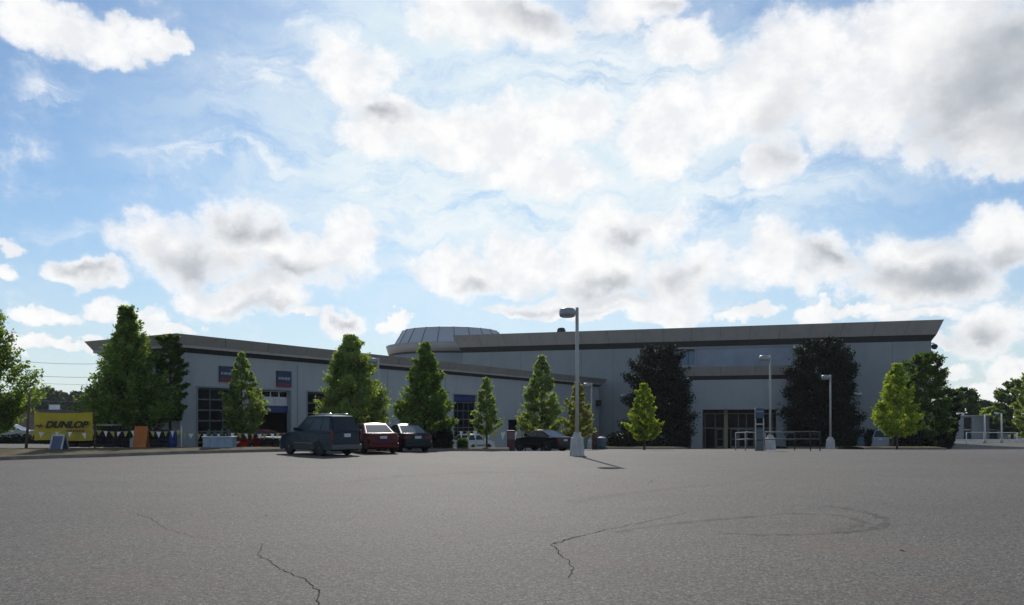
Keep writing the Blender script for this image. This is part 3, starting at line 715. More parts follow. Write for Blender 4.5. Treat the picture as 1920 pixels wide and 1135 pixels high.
def tree(base, H, crown0, Rm, shape, leaf, label, n=9000, ls=.12, seed=1, limbs=70, lean=0.0, tr=.10, name='tree', cat='tree', group=None, sq=1.0, spiky=1.0):
    """H total height, crown0 height of the crown's foot, Rm greatest crown radius"""
    rng = np.random.default_rng(seed); rr = random.Random(seed)
    r = empty(name, base, 0, label, cat, group); hc = H - crown0
    def prof(u):
        if shape == 'cone': return (min(1, u/.24 + .30) * (1-u)**.92 + .04) * 1.20
        if shape == 'dome': return (min(1, (u+.10)/.2) ** .5) * (1 if u < .42 else max(.3, math.sqrt(max(0, 1-((u-.42)/.62)**2))**.8))
        if shape == 'drop': return min(1.0, ((u+.03)/.20)**.5) * min(1.0, 1.25*(1-u)**.72) + .03
        if shape == 'egg': return max(.06, math.sin(math.pi * min(1, (u+.10)/1.10)**.72)) ** .75
        if shape == 'round': return max(.12, math.sqrt(max(0, 1-(2*u-1)**2)))**.85
        if shape == 'block': return (min(1, (u+.06)/.16) ** .5) * (1 if u < .72 else max(.2, math.sqrt(max(0, 1-((u-.72)/.30)**2))))
    tb = MB(); nseg = 7; top = H - hc*.06
    tp_ = [(lean*(k/nseg)*H + rr.uniform(-.02, .02)*H*.3*(k > 0), rr.uniform(-.02, .02)*H*.3*(k > 0), top*k/nseg - (.25 if k == 0 else 0)) for k in range(nseg+1)]
    tb.tube(tp_, [tr*(1.25 if k == 0 else 1)*(1 - .86*k/nseg) for k in range(nseg+1)], 8)
    P = []; per = max(6, int(n/limbs)); ang = rr.uniform(0, 6)
    bulge = [rr.uniform(.82, 1.14) for _ in range(12)]
    for i in range(limbs):
        u = ((i+.5)/limbs)**1.12 if shape == 'cone' else (i+.5)/limbs
        u = min(.99, max(0.0, u + rr.uniform(-.03, .03))); ang += 2.39996 + rr.uniform(-.4, .4)
        rad = Rm * prof(u) * rr.uniform(.66, 1.12) * bulge[int((ang % 6.2832)/6.2832*12) % 12]
        zt = crown0 + u*hc; rise = rad * (.75 if shape in ('cone', 'egg') else .35) * spiky
        zs = max(crown0*.92, zt - rise*1.2); sx = lean*zs
        a = Vector((sx, 0, zs)); tip = Vector((math.cos(ang)*rad + lean*zt, math.sin(ang)*rad*sq, min(zt + rise*.18, H)))
        midp = a.lerp(tip, .5) + Vector((0, 0, -rad*.08))
        wood = max(.008, tr*.30*(1-u*.7))
        tb.tube([a, midp, tip], [wood, wood*.6, wood*.2], 5, cap=False)
        cl = .11*Rm + .10*rad
        k = int(per * (.35 + .9*rad/Rm))
        s = rng.uniform(.22, 1.04, k)**.75; A = np.array(a); B = np.array(midp); C = np.array(tip)
        q = ((1-s)**2)[:, None]*A + (2*s*(1-s))[:, None]*B + (s**2)[:, None]*C
        w = cl*(1.15 - .55*s)[:, None]*np.array([1, 1, .85])
        q = q + np.clip(rng.normal(size=(k, 3)), -1.6, 1.6)*w*.72
        # clumps: pull leaves towards a few nodes on the limb so gaps open between them
        nodes = q[rng.integers(0, k, max(3, k//22))]; idx = rng.integers(0, len(nodes), k); q = q*.42 + nodes[idx]*.58 + rng.normal(size=(k, 3))*cl*.14
        P.append(q)
    # the leader's tip
    k = per; q = np.column_stack([rng.normal(size=k)*Rm*.07 + lean*H, rng.normal(size=k)*Rm*.07, H - np.abs(rng.normal(size=k))*hc*.07]); P.append(q)
    P = np.concatenate(P); P[:, 2] = np.maximum(P[:, 2], .12)
    tb.build('trunk', M_bark, r, fix=False)
    leaves_mesh('crown', P, ls, LEAF[leaf], rng, r)
    return r

def ptree(px, Y, top, foot, halfw, shape, leaf, label, base=None, **kw):
    g = onG(px, Y, .1 if Y < 44 else 0); H = Pt(px, top, Y).z - g.z; c0 = max(.2, Pt(px, foot, Y).z - g.z); Rm = halfw*Y/FPX
    return tree(g, H, c0, Rm, shape, leaf, label, **kw)
ROW = 'young street trees along the edge of the lot'
ptree(-28, 38.5, 545, 806, 92, 'cone', 'mid', 'large green tree cut off by the left edge of the picture', n=26000, ls=.14, seed=11, limbs=110, tr=.16, group=ROW)
ptree(237, 41.0, 577, 812, 92, 'cone', 'mid', 'tallest pyramidal green tree, standing between the yellow banner and the orange board', n=38000, ls=.14, seed=12, limbs=150, tr=.15, group=ROW)
ptree(319, 42.1, 627, 786, 33, 'block', 'deep', 'dark narrow tree against the left end of the low wing', n=13000, ls=.13, seed=13, limbs=70, tr=.1)
ptree(453, 42.6, 662, 816, 42, 'drop', 'fresh', 'slim egg shaped tree in front of the first garage bay, beside the pale blue bin', n=17000, ls=.12, seed=14, limbs=100, tr=.085, group=ROW)
ptree(657, 43.2, 628, 808, 70, 'drop', 'fresh', 'broad pyramidal tree rising behind the parked van', n=42000, ls=.13, seed=15, limbs=120, tr=.13, group=ROW)
ptree(797, 43.8, 645, 818, 55, 'drop', 'mid', 'full pyramidal tree behind the dark hatchback, left of the rounded bush', n=36000, ls=.13, seed=16, limbs=110, tr=.11, group=ROW)
ptree(912, 44.0, 708, 812, 28, 'drop', 'fresh', 'small slim tree in front of the white car', n=9000, ls=.11, seed=17, limbs=90, tr=.065, group=ROW)
ptree(1016, 55, 668, 822, 42, 'drop', 'fresh', 'light green pyramidal tree behind the black saloon', n=18000, ls=.15, seed=18, limbs=120, tr=.09, group=ROW)
ptree(1083, 58, 716, 822, 32, 'drop', 'ochre', 'small yellow brown tree behind the nearest lamp post', n=9000, ls=.15, seed=19, limbs=80, tr=.07, group=ROW)
ptree(1208, 52, 720, 822, 39, 'drop', 'lime', 'bright lime green young tree in front of the dark rounded tree', n=9000, ls=.15, seed=20, limbs=60, tr=.07, group=ROW)
ptree(1682, 56, 682, 814, 50, 'drop', 'lime', 'lime green tree at the right end of the tall store', n=15000, ls=.15, seed=21, limbs=80, tr=.08, group=ROW)
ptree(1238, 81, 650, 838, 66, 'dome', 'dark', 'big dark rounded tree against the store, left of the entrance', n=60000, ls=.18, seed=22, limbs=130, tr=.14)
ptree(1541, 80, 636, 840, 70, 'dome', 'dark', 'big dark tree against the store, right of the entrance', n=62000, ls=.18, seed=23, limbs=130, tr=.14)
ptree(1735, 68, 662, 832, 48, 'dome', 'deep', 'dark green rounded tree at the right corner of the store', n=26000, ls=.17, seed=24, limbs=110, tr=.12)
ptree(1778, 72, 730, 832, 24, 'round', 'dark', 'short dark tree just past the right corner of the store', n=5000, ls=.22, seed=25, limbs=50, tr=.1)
FAR = 'trees on the far skyline'
for k, (px, Y, top, foot, hw, sh, lf, lb) in enumerate([
    (85, 240, 728, 775, 34, 'round', 'far', 'distant rounded tree above the yellow banner'),
    (142, 250, 735, 775, 30, 'round', 'far', 'distant tree showing just left of the tallest tree'),
    (20, 230, 738, 775, 40, 'round', 'far', 'distant tree behind the cut off tree at the left edge'),
    (-30, 210, 735, 775, 40, 'round', 'far', 'distant tree outside the left edge'),
    (1806, 140, 728, 792, 30, 'round', 'deep', 'round tree over the left end of the white outbuilding'),
    (1846, 190, 752, 792, 22, 'round', 'far', 'small distant tree in the dip over the white outbuilding'),
    (1862, 150, 764, 800, 26, 'round', 'fresh', 'low light green tree over the middle of the white outbuilding'),
    (1898, 125, 716, 812, 30, 'block', 'deep', 'tall dark tree by the right edge behind the short railing'),
    (1936, 112, 696, 818, 34, 'block', 'fresh', 'green tree cut by the right edge of the picture'),
    (2000, 120, 700, 818, 50, 'block', 'deep', 'dark tree beyond the right edge')]):
    if k in (3, 9): continue
    ptree(px, Y, top, foot, hw, sh, lf, lb, n=12000, ls=.0024*Y, seed=40+k, limbs=80, tr=.2, group=FAR)

def shrub(px, Y, top, halfw, leaf, label, n=2500, ls=.07, seed=1, depth=None, group=None, sqz=2.2):
    rng = np.random.default_rng(seed); g = onG(px, Y, .0); H = Pt(px, top, Y).z - g.z; w = halfw*Y/FPX; d = depth or w
    r = empty('shrub', g, 0, label, 'shrub', group)
    a = rng.normal(size=(n, 3)); a /= np.linalg.norm(a, axis=1)[:, None]; rad = rng.uniform(.72, 1.04, n)[:, None]
    sg = np.sign(a) * np.abs(a)**(.75)
    bump = 1 + .07*np.sin(a[:, :1]*9+seed) * np.cos(a[:, 1:2]*8)
    P = sg*rad*bump*np.array([w, d, H*.56]); P[:, 2] += H*.5; P = P[P[:, 2] > .02]
    leaves_mesh('foliage', P, ls, LEAF[leaf], rng, r)
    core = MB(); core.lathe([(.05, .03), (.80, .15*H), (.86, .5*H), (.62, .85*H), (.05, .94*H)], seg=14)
    core.v = [(x*w, y*d, z) for x, y, z in core.v]; core.build('shade_core', mat('shrub core', (.010, .014, .008), 1), r)  # near-black filler body standing in for the shade inside the foliage
    return r
shrub(830, 42.4+1.1, 806, 20, 'dark', 'dark clipped round bush between the dark hatchback and the white car', n=5000, ls=.07, seed=1)
shrub(867, 43.5, 823, 11, 'deep', 'small clipped bush in front of the white car', n=2500, ls=.06, seed=2)
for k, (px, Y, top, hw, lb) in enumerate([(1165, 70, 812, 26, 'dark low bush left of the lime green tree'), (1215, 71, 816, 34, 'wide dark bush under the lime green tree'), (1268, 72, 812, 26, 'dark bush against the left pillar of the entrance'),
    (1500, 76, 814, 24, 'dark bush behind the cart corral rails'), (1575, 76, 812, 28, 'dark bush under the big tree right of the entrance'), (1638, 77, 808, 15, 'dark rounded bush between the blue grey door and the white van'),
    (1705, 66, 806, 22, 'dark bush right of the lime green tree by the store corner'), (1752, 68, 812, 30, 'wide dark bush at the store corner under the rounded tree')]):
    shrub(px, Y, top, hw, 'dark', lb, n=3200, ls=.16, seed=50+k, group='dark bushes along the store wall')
# low hedge beyond the road on the left
hg = empty('hedge', (gx(20, 56), 56, G(gx(20, 56), 56)), 0, 'long low dark hedge across the road behind the yellow banner', 'hedge')
rng = np.random.default_rng(9); P = np.column_stack([rng.uniform(-12, 8, 9000), rng.uniform(-.5, .5, 9000), rng.uniform(0, .62, 9000)]); P[:, 2] *= 1 + .12*np.sin(P[:, 0]*2.1)
leaves_mesh('foliage', P, .13, LEAF['dark'], rng, hg)
MB().box(-12, 8, -.35, .35, .0, .5).build('shade_core', mat('shrub core', (.01, .014, .008), 1), hg)  # dark box added inside the leaves as the hedge's inner shade

# ------------------------------------------------------------------ lamp posts
def lamp(px, Y, H, label, base_h=.95, head_dir=-1, bw=.32):
    g = onG(px, Y); r = empty('lamp_post', g, 0, label, 'lamp post', 'tall box headed lamp posts')
    MB().lathe([(bw*1.0, -.3), (bw*1.0, .02), (bw*.84, base_h*.80), (bw*.80, base_h*.82), (bw*.62, base_h*.84), (bw*.54, base_h)], seg=8, smooth=False).build('concrete_base', M_conc, r)
    MB().tube([(0, 0, base_h-.05), (0, 0, H*.5), (0, 0, H)], [.085, .078, .07], 10).build('pole', M_pole, r)
    MB().tube([(0, 0, base_h-.01), (0, 0, base_h+.05)], [.15, .15], 10).build('base_flange', M_pole, r)
    hd = empty('lamp_head', (0, 0, 0)); hd.parent = r
    bpy.data.objects.remove(hd)
    z = H - .22; s = head_dir
    h = MB().lathe([(.02, -.19), (.29, -.18), (.335, -.14), (.35, .0), (.335, .13), (.28, .18), (.02, .20)], (s*.42, 0, z), 20)
    ho = h.build('lamp_head', M_lamp, r)
    MB().lathe([(.02, -.205), (.24, -.20), (.25, -.185)], (s*.42, 0, z), 16).build('lens', M_lens, ho)
    MB().box(min(0, s*.12), max(0, s*.12), -.06, .06, z-.07, z+.07).build('arm', M_pole, r)
    return r
lamp(1082, 33.2, Pt(0, 577, 33.2).z, 'nearest tall lamp post on a thick concrete base casting a shadow', base_h=.96)
for px, Y, top, lb in ((1444, 54, 666, 'lamp post in front of the store entrance'), (1557, 66, 703, 'shorter looking lamp post before the big dark tree right of the entrance'), (1109, 70, 718, 'far lamp post just right of the yellow brown tree'), (709, 52, 671, 'lamp post mostly hidden behind the broad pyramidal tree')):
    g = onG(px, Y); lamp(px, Y, Pt(0, top, Y).z - g.z, lb, base_h=1.0, bw=.42)

# ------------------------------------------------------------------ vehicles
def paint(name, col, rough=.28, metal=.35):
    return mat(name, col, .3, metal=0.0, spec=.20, coat=.06, var=.05, vscale=1)
def arch(cx, r, z0, n=9):                            # from front to rear, over the wheel
    return [(cx + r*math.cos(math.pi*k/n), z0 + r*math.sin(math.pi*k/n)) for k in range(n+1)]
def make_car(name, label, cat, m, loc, fwd, kind='sedan', L=4.5, W=1.72, H=1.42, group=None, trim=None, plate=True):
    r = empty(name, loc, math.atan2(fwd[1], fwd[0]), label, cat, group)
    h2, w2 = L/2, W/2; wr = .33 if kind != 'van' else .35
    fx, rx = h2 - .88, -h2 + (.86 if kind != 'van' else .95)
    if kind == 'van':
        top = [(-h2+.02, .95), (-h2+.06, 1.02), (h2-1.30, 1.05), (h2-.95, 1.03), (h2-.35, .90), (h2-.06, .72)]
        cb, ct = (-h2+.08, h2-1.12), (-h2+.34, h2-2.02); belt = 1.0
    elif kind == 'hatch':
        top = [(-h2+.04, .88), (-h2+.10, .93), (h2-1.25, .95), (h2-.95, .93), (h2-.25, .78), (h2-.05, .62)]
        cb, ct = (-h2+.12, h2-1.02), (-h2+.62, h2-1.75); belt = .91
    else:
        top = [(-h2+.03, .90), (-h2+.10, .95), (-h2+.75, .97), (h2-1.35, .95), (h2-1.0, .92), (h2-.28, .77), (h2-.05, .62)]
        cb, ct = (-h2+.42, h2-1.08), (-h2+1.50, h2-1.98); belt = .92
    sc = H / {'van': 1.74, 'hatch': 1.42, 'sedan': 1.42}[kind]
    out = [(-h2, .32), (-h2-.02, .52)] + top + [(h2, .50), (h2-.02, .26), (h2-.10, .20)]
    out += [p for p in arch(fx, wr+.06, .24)] + [p for p in arch(rx, wr+.06, .24)] + [(-h2+.10, .22)]
    out = [(x, z*sc if z > .6 else z) for x, z in out]
    # body: two mirrored skins with a tumble towards sill and shoulder, tucked in plan at both ends
    def plan(x): t = abs(x)/h2; return 1 - .12*max(0, (t-.72)/.28)**2
    n = len(out); rows = []
    for y, s in ((-1, .0), (-.93, 1.0), (.93, 1.0), (1, .0)): rows.append((y, s))
    bm = bmesh.new(); rings = []
    cx, cz = 0, .55
    for y, s in rows:
        ring = []
        for x, z in out:
            k = 1.0 if s else .985
            xx, zz = x*k, cz + (z-cz)*(1.0 if s else .93)
            yy = y*w2*plan(x)*(1 - .05*max(0, (z-.62)/.4))
            ring.append(bm.verts.new((xx, yy, zz)))
        rings.append(ring)
    for a, c in zip(rings, rings[1:]):
        for k in range(n): bm.faces.new((a[k], a[(k+1) % n], c[(k+1) % n], c[k]))
    f1 = bm.faces.new(list(reversed(rings[0]))); f2 = bm.faces.new(rings[-1])
    bmesh.ops.triangulate(bm, faces=[f1, f2])
    # cabin shell
    zt = H; zb = belt*sc - .04; yb, yt = w2*.93, w2*.72; nn = 5
    def cab(s, f, side, off=0.0):                    # s along (0 rear .. 1 front), f up (0 belt .. 1 roof)
        x0 = cb[0] + (ct[0]-cb[0])*f; x1 = cb[1] + (ct[1]-cb[1])*f
        return Vector((x0 + (x1-x0)*s, side*(yb + (yt-yb)*f + off), zb + (zt-.05-zb)*f))
    C = [cab(0, 0, -1), cab(1, 0, -1), cab(1, 0, 1), cab(0, 0, 1), cab(0, 1, -1), cab(1, 1, -1), cab(1, 1, 1), cab(0, 1, 1)]
    vs = [bm.verts.new(p) for p in C]; faces = []
    for f in ((4,5,6,7),(0,1,5,4),(1,2,6,5),(2,3,7,6),(3,0,4,7)): faces.append(bm.faces.new([vs[k] for k in f]))
    ed = {e for f in faces for e in f.edges if not (e.verts[0] in vs[:4] and e.verts[1] in vs[:4])}
    bmesh.ops.bevel(bm, geom=list(ed), offset=.07, segments=3, affect='EDGES', profile=.6)
    bmesh.ops.recalc_face_normals(bm, faces=bm.faces)
    me = bpy.data.meshes.new('body'); bm.to_mesh(me); bm.free(); me.materials.append(m)
    me.polygons.foreach_set('use_smooth', [False]*len(me.polygons))
    body = link(bpy.data.objects.new('body', me), r)
    # roof crown
    b = MB(); X0, X1 = ct[0]+.06, ct[1]-.06; g = 6
    pts = [[Vector((X0 + (X1-X0)*i/g, (yt-.03)*(2*j/g-1), zt-.05 + .055*(1-(2*i/g-1)**2)*(1-(2*j/g-1)**4) + .001)) for j in range(g+1)] for i in range(g+1)]
    for i in range(g):
        for j in range(g): b.quad(pts[i][j], pts[i+1][j], pts[i+1][j+1], pts[i][j+1])
    ro = b.build('roof', m, r, merge=True); ro.data.polygons.foreach_set('use_smooth', [True]*len(ro.data.polygons))
    if kind == 'van':
        for s in (-1, 1): MB().tube([(X0+.1, s*(yt-.14), zt-.03), (X0+.15, s*(yt-.14), zt+.035), (X1-.4, s*(yt-.14), zt+.035), (X1-.35, s*(yt-.14), zt-.03)], .018, 6).build('roof_rail', M_chrome, ro)
    # glazing
    def panel(nm, pts, nrm):
        bb = MB(); nrm = Vector(nrm).normalized()*.007
        bb.hexa([p - nrm for p in pts] + [p + nrm for p in pts]); return bb.build(nm, M_carglass, r)
    splits = {'van': [(.03, .27), (.30, .60), (.63, .93)], 'hatch': [(.08, .44), (.48, .90)], 'sedan': [(.10, .46), (.50, .90)]}[kind]
    for side in (-1, 1):
        for a, c in splits:
            q = [cab(a + (.02 if a < .12 else 0), .16, side), cab(c + (.05 if c > .85 else 0), .16, side), cab(c, .86, side), cab(a + (.03 if a < .12 else 0), .86, side)]
            nn_ = (q[1]-q[0]).cross(q[3]-q[0]) * (1 if side < 0 else -1); nn_ = nn_ if nn_.y*side > 0 else -nn_
            panel('side_window', q, nn_)
    def cross(s, f, y): p = cab(s, f, 1); return Vector((p.x, p.y*y, p.z))
    for s, nm in ((1, 'windscreen'), (0, 'rear_window')):
        q = [cross(s, .14, -.86), cross(s, .14, .86), cross(s, .88, .84), cross(s, .88, -.84)]
        nn_ = (q[1]-q[0]).cross(q[3]-q[0]); nn_ = nn_ if (nn_.x > 0) == (s == 1) else -nn_
        panel(nm, q, nn_)
    # wheels
    for x in (fx, rx):
        for s in (-1, 1):
            yo = s*(w2-.11)
            w_ = MB().lathe([(wr*.60, -.09), (wr*.93, -.10), (wr, -.06), (wr, .06), (wr*.93, .10), (wr*.60, .09)], (x, yo, wr), 20, 'y').build('wheel', M_rubber, r)
            rim = MB(); rim.lathe([(wr*.62, -.03), (wr*.60, s*.085), (wr*.50, s*.06), (wr*.18, s*.05), (wr*.15, s*.09), (.01, s*.09)], (x, yo, wr), 14, 'y')
            rim.build('rim', M_rim, w_)
    # lights, bumpers, plate, mirrors, trim strip
    zl = .68*sc
    for s in (-1, 1):
        MB().box(h2-.16, h2+.005, s*w2*.50 if s > 0 else -w2*.88, w2*.88 if s > 0 else -w2*.50, zl-.10, zl+.02).build('headlight', M_head, r, bevel=.015)
        if kind == 'van': MB().box(-h2-.015, -h2+.10, min(s*w2*.86, s*w2*.99), max(s*w2*.86, s*w2*.99), zl-.02, zl+.42).build('tail_light', M_tail, r, bevel=.012)
        else: MB().box(-h2-.015, -h2+.12, min(s*w2*.50, s*w2*.92), max(s*w2*.50, s*w2*.92), zl-.02, zl+.14).build('tail_light', M_tail, r, bevel=.012)
        MB().hexa([(cb[1]-.52, s*w2*.94, zb+.10), (cb[1]-.40, s*w2*.94, zb+.10), (cb[1]-.40, s*(w2+.16), zb+.10), (cb[1]-.52, s*(w2+.16), zb+.10), (cb[1]-.50, s*w2*.94, zb+.22), (cb[1]-.42, s*w2*.94, zb+.22), (cb[1]-.42, s*(w2+.15), zb+.24), (cb[1]-.50, s*(w2+.15), zb+.24)]).build('mirror', m, r)
        MB().box(rx+.45, fx-.45, min(s*w2*.985, s*(w2+.015)), max(s*w2*.985, s*(w2+.015)), .50*sc, .56*sc).build('side_trim', trim or M_trim, r)
    for x, nm in ((h2-.04, 'front_bumper'), (-h2-.05, 'rear_bumper')):
        MB().box(x-.06 if x < 0 else x-.10, x+.16 if x < 0 else x+.06, -w2*.90, w2*.90, .28, .50).build(nm, trim or m, r, bevel=.04)
    if plate: MB().box(-h2-.035, -h2+.02, -.16, .16, .70*sc if kind != 'van' else .80*sc, .82*sc if kind != 'van' else .95*sc).build('number_plate', M_plate, r)
    # door seams
    sm = MB()
    for a in ({'van': (.285, .615), 'hatch': (.46,), 'sedan': (.48,)}[kind]):
        p = cab(a, 0, 1)
        for s in (-1, 1): sm.box(p.x-.006, p.x+.006, min(s*w2*.99, s*(w2+.003)), max(s*w2*.99, s*(w2+.003)), .34, zb-.02)
    sm.build('door_seam', M_black, r, fix=False)
    return r
PARK = 'vehicles parked at the edge of the lot'
P_teal = paint('dark teal car paint', (.003, .018, .034)); P_red = paint('dark red car paint', (.085, .006, .012)); P_char = paint('dark grey car paint', (.014, .016, .023))
P_blk = paint('black car paint', (.008, .009, .012)); P_white = paint('white car paint', (.62, .64, .62), metal=0); P_silver = paint('silver car paint', (.36, .38, .40)); P_rred = paint('bright red car paint', (.28, .015, .012))
M_greyt = mat('grey lower cladding', (.10, .10, .095), .6)
van = make_car('minivan', 'dark teal minivan seen from behind, leftmost of the cars parked at the verge', 'minivan', P_teal, onG(598, 34.4), (-.74, .67), 'van', 4.2, 1.58, 1.76, PARK, M_greyt)
make_car('saloon_car', 'dark red saloon car squeezed between the teal minivan and the dark grey car', 'car', P_red, onG(697, 37.0), (-.42, .91), 'sedan', 4.2, 1.58, 1.42, PARK)
make_car('hatchback_car', 'dark grey car right of the dark red saloon', 'car', P_char, onG(758, 39.3), (-.45, .89), 'sedan', 4.1, 1.55, 1.42, PARK)
make_car('saloon_car', 'black saloon car standing alone left of the nearest lamp post', 'car', P_blk, onG(1014, 49.5), (-.72, .69), 'sedan', 4.1, 1.66, 1.42, PARK)
make_car('hatchback_car', 'white hatchback behind the small clipped bush near the wing', 'car', P_white, onG(888, 59.0), (.62, .78), 'hatch', 3.5, 1.55, 1.40)
make_car('sports_car', 'low bright red car nosing out beside the slim tree and garage bay', 'car', P_rred, onG(486, 43.6), (-.514, -.857), 'sedan', 4.1, 1.6, 1.22)
make_car('parked_car', 'silver car beyond the hedge at the left edge', 'car', P_silver, onG(22, 62), (.97, .2), 'sedan', 4.4, 1.7, 1.45)
make_car('minivan', 'pale van behind the lime green tree by the store wall', 'van', paint('pale van paint', (.30, .32, .34)), onG(1672, 70), (.75, .66), 'van', 4.6, 1.75, 1.80)

# ------------------------------------------------------------------ cart corral
g = onG(1417, 40.3); r = empty('cart_corral', g, 0, 'white pipe trolley bay with a blue sign on posts before the entrance', 'trolley bay')
Wc, Dc = 3.35, 3.6
def gl(x, y): return G(g.x+x, g.y+y) - g.z
def rail_run(a, c, z, rad=.028): return [(a[0], a[1], gl(*a)+z), (c[0], c[1], gl(*c)+z)]
for z in (1.0, .62):
    rb = MB(); rb.tube(rail_run((0, 0), (Wc, 0), z), .022); rb.tube(rail_run((0, 0), (0, Dc), z), .022); rb.tube(rail_run((0, Dc), (Wc, Dc), z), .022); rb.build('rail', M_pipe, r)
for x, y in ((0, 0), (Wc, 0), (Wc-.5, 0), (0, Dc/2), (0, Dc), (Wc, Dc), (Wc/2, Dc)):
    MB().tube([(x, y, gl(x, y)-.05), (x, y, gl(x, y)+1.0)], .03).build('post', M_frame if x < 2.5 else M_trim, r)
for x in (0, .42): MB().tube([(x, .04, -.05), (x, .04, 2.25)], .03).build('sign_post', M_frame, r)
MB().box(-.02, .44, .0, .035, 1.70, 2.22).build('sign_board', mat('corral sign blue', (.035, .07, .12), .5, var=.15), r)
MB().box(-.02, .44, -.02, .05, 1.36, 1.42).build('cross_bar', M_frame, r)
MB().box(.03, .39, -.012, -.002, 2.02, 2.07).build('sign_stripe', mat('sign stripe', (.22, .30, .38), .5), r)
for z in (.9, .3): MB().box(0, .42, .02, .06, z-.3, z+.22).build('sign_panel', mat('corral side panel', (.10, .12, .13), .6), r)

# ------------------------------------------------------------------ banner with its posts
def post(px0, py_top, Y, px1, label, rad=.06, m=M_wood, group=None):
    g = onG(px1, Y); t = Pt(px0, py_top, Y); r = empty('post', g, 0, label, 'post', group)
    MB().tube([(0, 0, -.1), ((t.x-g.x)*.5+.01, 0, (t.z-g.z)*.5), (t.x-g.x, 0, t.z-g.z)], [rad*1.1, rad, rad*.9], 8).build('shaft', m, r)
    MB().lathe([(rad, 0), (rad*1.1, .02), (rad*.6, .05)], (t.x-g.x, 0, t.z-g.z), 8).build('post_cap', m, r)
post(56, 742, 35.6, 48, 'leaning dark timber post at the left end of the yellow banner')
post(178, 792, 37.6, 177, 'thin dark post at the right end of the yellow banner', .05)
ba, bb_ = Pt(64, 773, 37.4), Pt(174, 774, 37.4); bh = px_w(53, 37.4); bw = bb_.x - ba.x
ban = empty('banner', ((ba.x+bb_.x)/2, 37.4, (ba.z - bh/2)), 0, 'yellow banner with black slanted lettering strung low between two posts', 'banner')
bmh = MB(); nx, nz = 24, 8
def bpt(i, j):
    u, v = i/nx, j/nz; return Vector(((u-.5)*bw, .035*math.sin(u*9+.4)*(1-.4*v) + .02*math.sin(u*23), (v-.5)*bh - .05*math.sin(math.pi*u)*v + .02*math.sin(math.pi*u*2)*(1-v)))
for i in range(nx):
    for j in range(nz): bmh.quad(bpt(i, j), bpt(i+1, j), bpt(i+1, j+1), bpt(i, j+1))
cl_ = bmh.build('cloth', M_yellow, ban, merge=True); sol = cl_.modifiers.new('thick', 'SOLIDIFY'); sol.thickness = .006
def banner_text(s, size, px, py, m, sx, shear, nm, bold=.0):
    o = text_mesh(s, size, m, nm, ban, shear, .003, sx, bold); o.rotation_euler = (R(90), 0, 0)
    p = Pt(px, py, 37.4); o.location = (p.x - ban.location.x, -.085, p.z - ban.location.z); return o
banner_text('DUNLOP', .44, 125, 797, M_ink, 1.12, .35, 'lettering', .018)
p = Pt(77, 798, 37.4); x0, z0 = p.x-ban.location.x, p.z-ban.location.z
ar = MB(); ar.poly([(x0-.20, -.086, z0+.03), (x0+.02, -.086, z0+.03), (x0-.02, -.086, z0+.12), (x0+.14, -.086, z0-.02), (x0-.10, -.086, z0-.14), (x0-.06, -.086, z0-.05), (x0-.24, -.086, z0-.05)])
ar.build('arrow_mark', mat('dark red ink', (.16, .03, .015), .6), ban)
p2 = Pt(143, 808, 37.4); bx, bz2 = p2.x-ban.location.x, p2.z-ban.location.z; sl = MB(); rr = random.Random(4); xx = bx-.42   # unreadable in the photograph: short strokes
while xx < bx+.42:
    w3 = rr.uniform(.03, .08); sl.box(xx, xx+w3, -.087, -.082, bz2-.06+rr.uniform(0, .02), bz2+.06-rr.uniform(0, .03)); xx += w3+rr.uniform(.02, .04)
sl.build('small_lettering', mat('dark red ink', (.16, .03, .015), .6), ban)
for s in (-1, 1):
    for v in (-.46, .46): MB().tube([(s*bw/2, .0, v*bh), (s*(bw/2+.18), -.02, v*bh+.03)], .008, 5).build('tie_rope', M_cable, ban)

# ------------------------------------------------------------------ pennant lines
def pennants(px0, px1, Y0, Y1, y0, y1, n, label, seed, sag=.10, k_=1.0):
    rr = random.Random(seed); A, B_ = Pt(px0, y0, Y0), Pt(px1, y1, Y1); r = empty('pennant_string', A, 0, label, 'bunting', 'strings of small pennants')
    def at(u): q = A.lerp(B_, u) - A; q.z -= sag*abs(math.sin(u*math.pi*2)); return q
    MB().tube([at(k/60) for k in range(61)], .006, 4).build('cord', M_cable, r)
    d = (B_-A); d.z = 0; d.normalize()
    for k in range(n):
        u = (k+.5+rr.uniform(-.12, .12))/n; p = at(u); w = k_*.13*rr.uniform(.6, 1.05); h = k_*.30*rr.uniform(.85, 1.1); sw = Vector((rr.uniform(-.07, .07), rr.uniform(-.08, .08), 0))
        ax = (d + Vector((0, rr.uniform(-.7, .7), 0))).normalized()
        pts = [p - ax*w, p + ax*w, p + sw + Vector((0, 0, -h))]; off = Vector((-ax.y, ax.x, 0))*.003
        b = MB(); f = [q-off for q in pts]; g = [q+off for q in pts]
        b.poly(f); b.poly(g[::-1]); 
        for i in range(3): b.quad(f[i], f[(i+1) % 3], g[(i+1) % 3], g[i])
        b.build('pennant', M_pwht if k % 2 else M_pyel, r, fix=False)
pennants(56, 178, 35.6, 37.5, 806, 808, 9, 'bunting hung low across the yellow banner', 1, .12)
pennants(178, 340, 37.5, 39.4, 806, 806, 13, 'bunting under the tallest tree beside the orange board', 2)
pennants(340, 540, 39.4, 41.0, 812, 812, 16, 'bunting before the first two garage bays', 3, .06)
pennants(815, 985, 46.0, 50.0, 805, 810, 13, 'bunting above the white hatchback', 4, .08, 1.7)
for px, Y, top, lb in ((340, 39.4, 800, 'thin white stake carrying bunting at the corner of the low wing'), (540, 41.0, 808, 'thin stake carrying bunting just left of the minivan'), (815, 46, 800, 'thin stake carrying bunting left of the clipped round bush'), (985, 50, 805, 'thin stake carrying bunting beside the black saloon')):
    post(px, top, Y, px, lb, .03, M_offw if px == 340 else M_trim, 'bunting stakes')

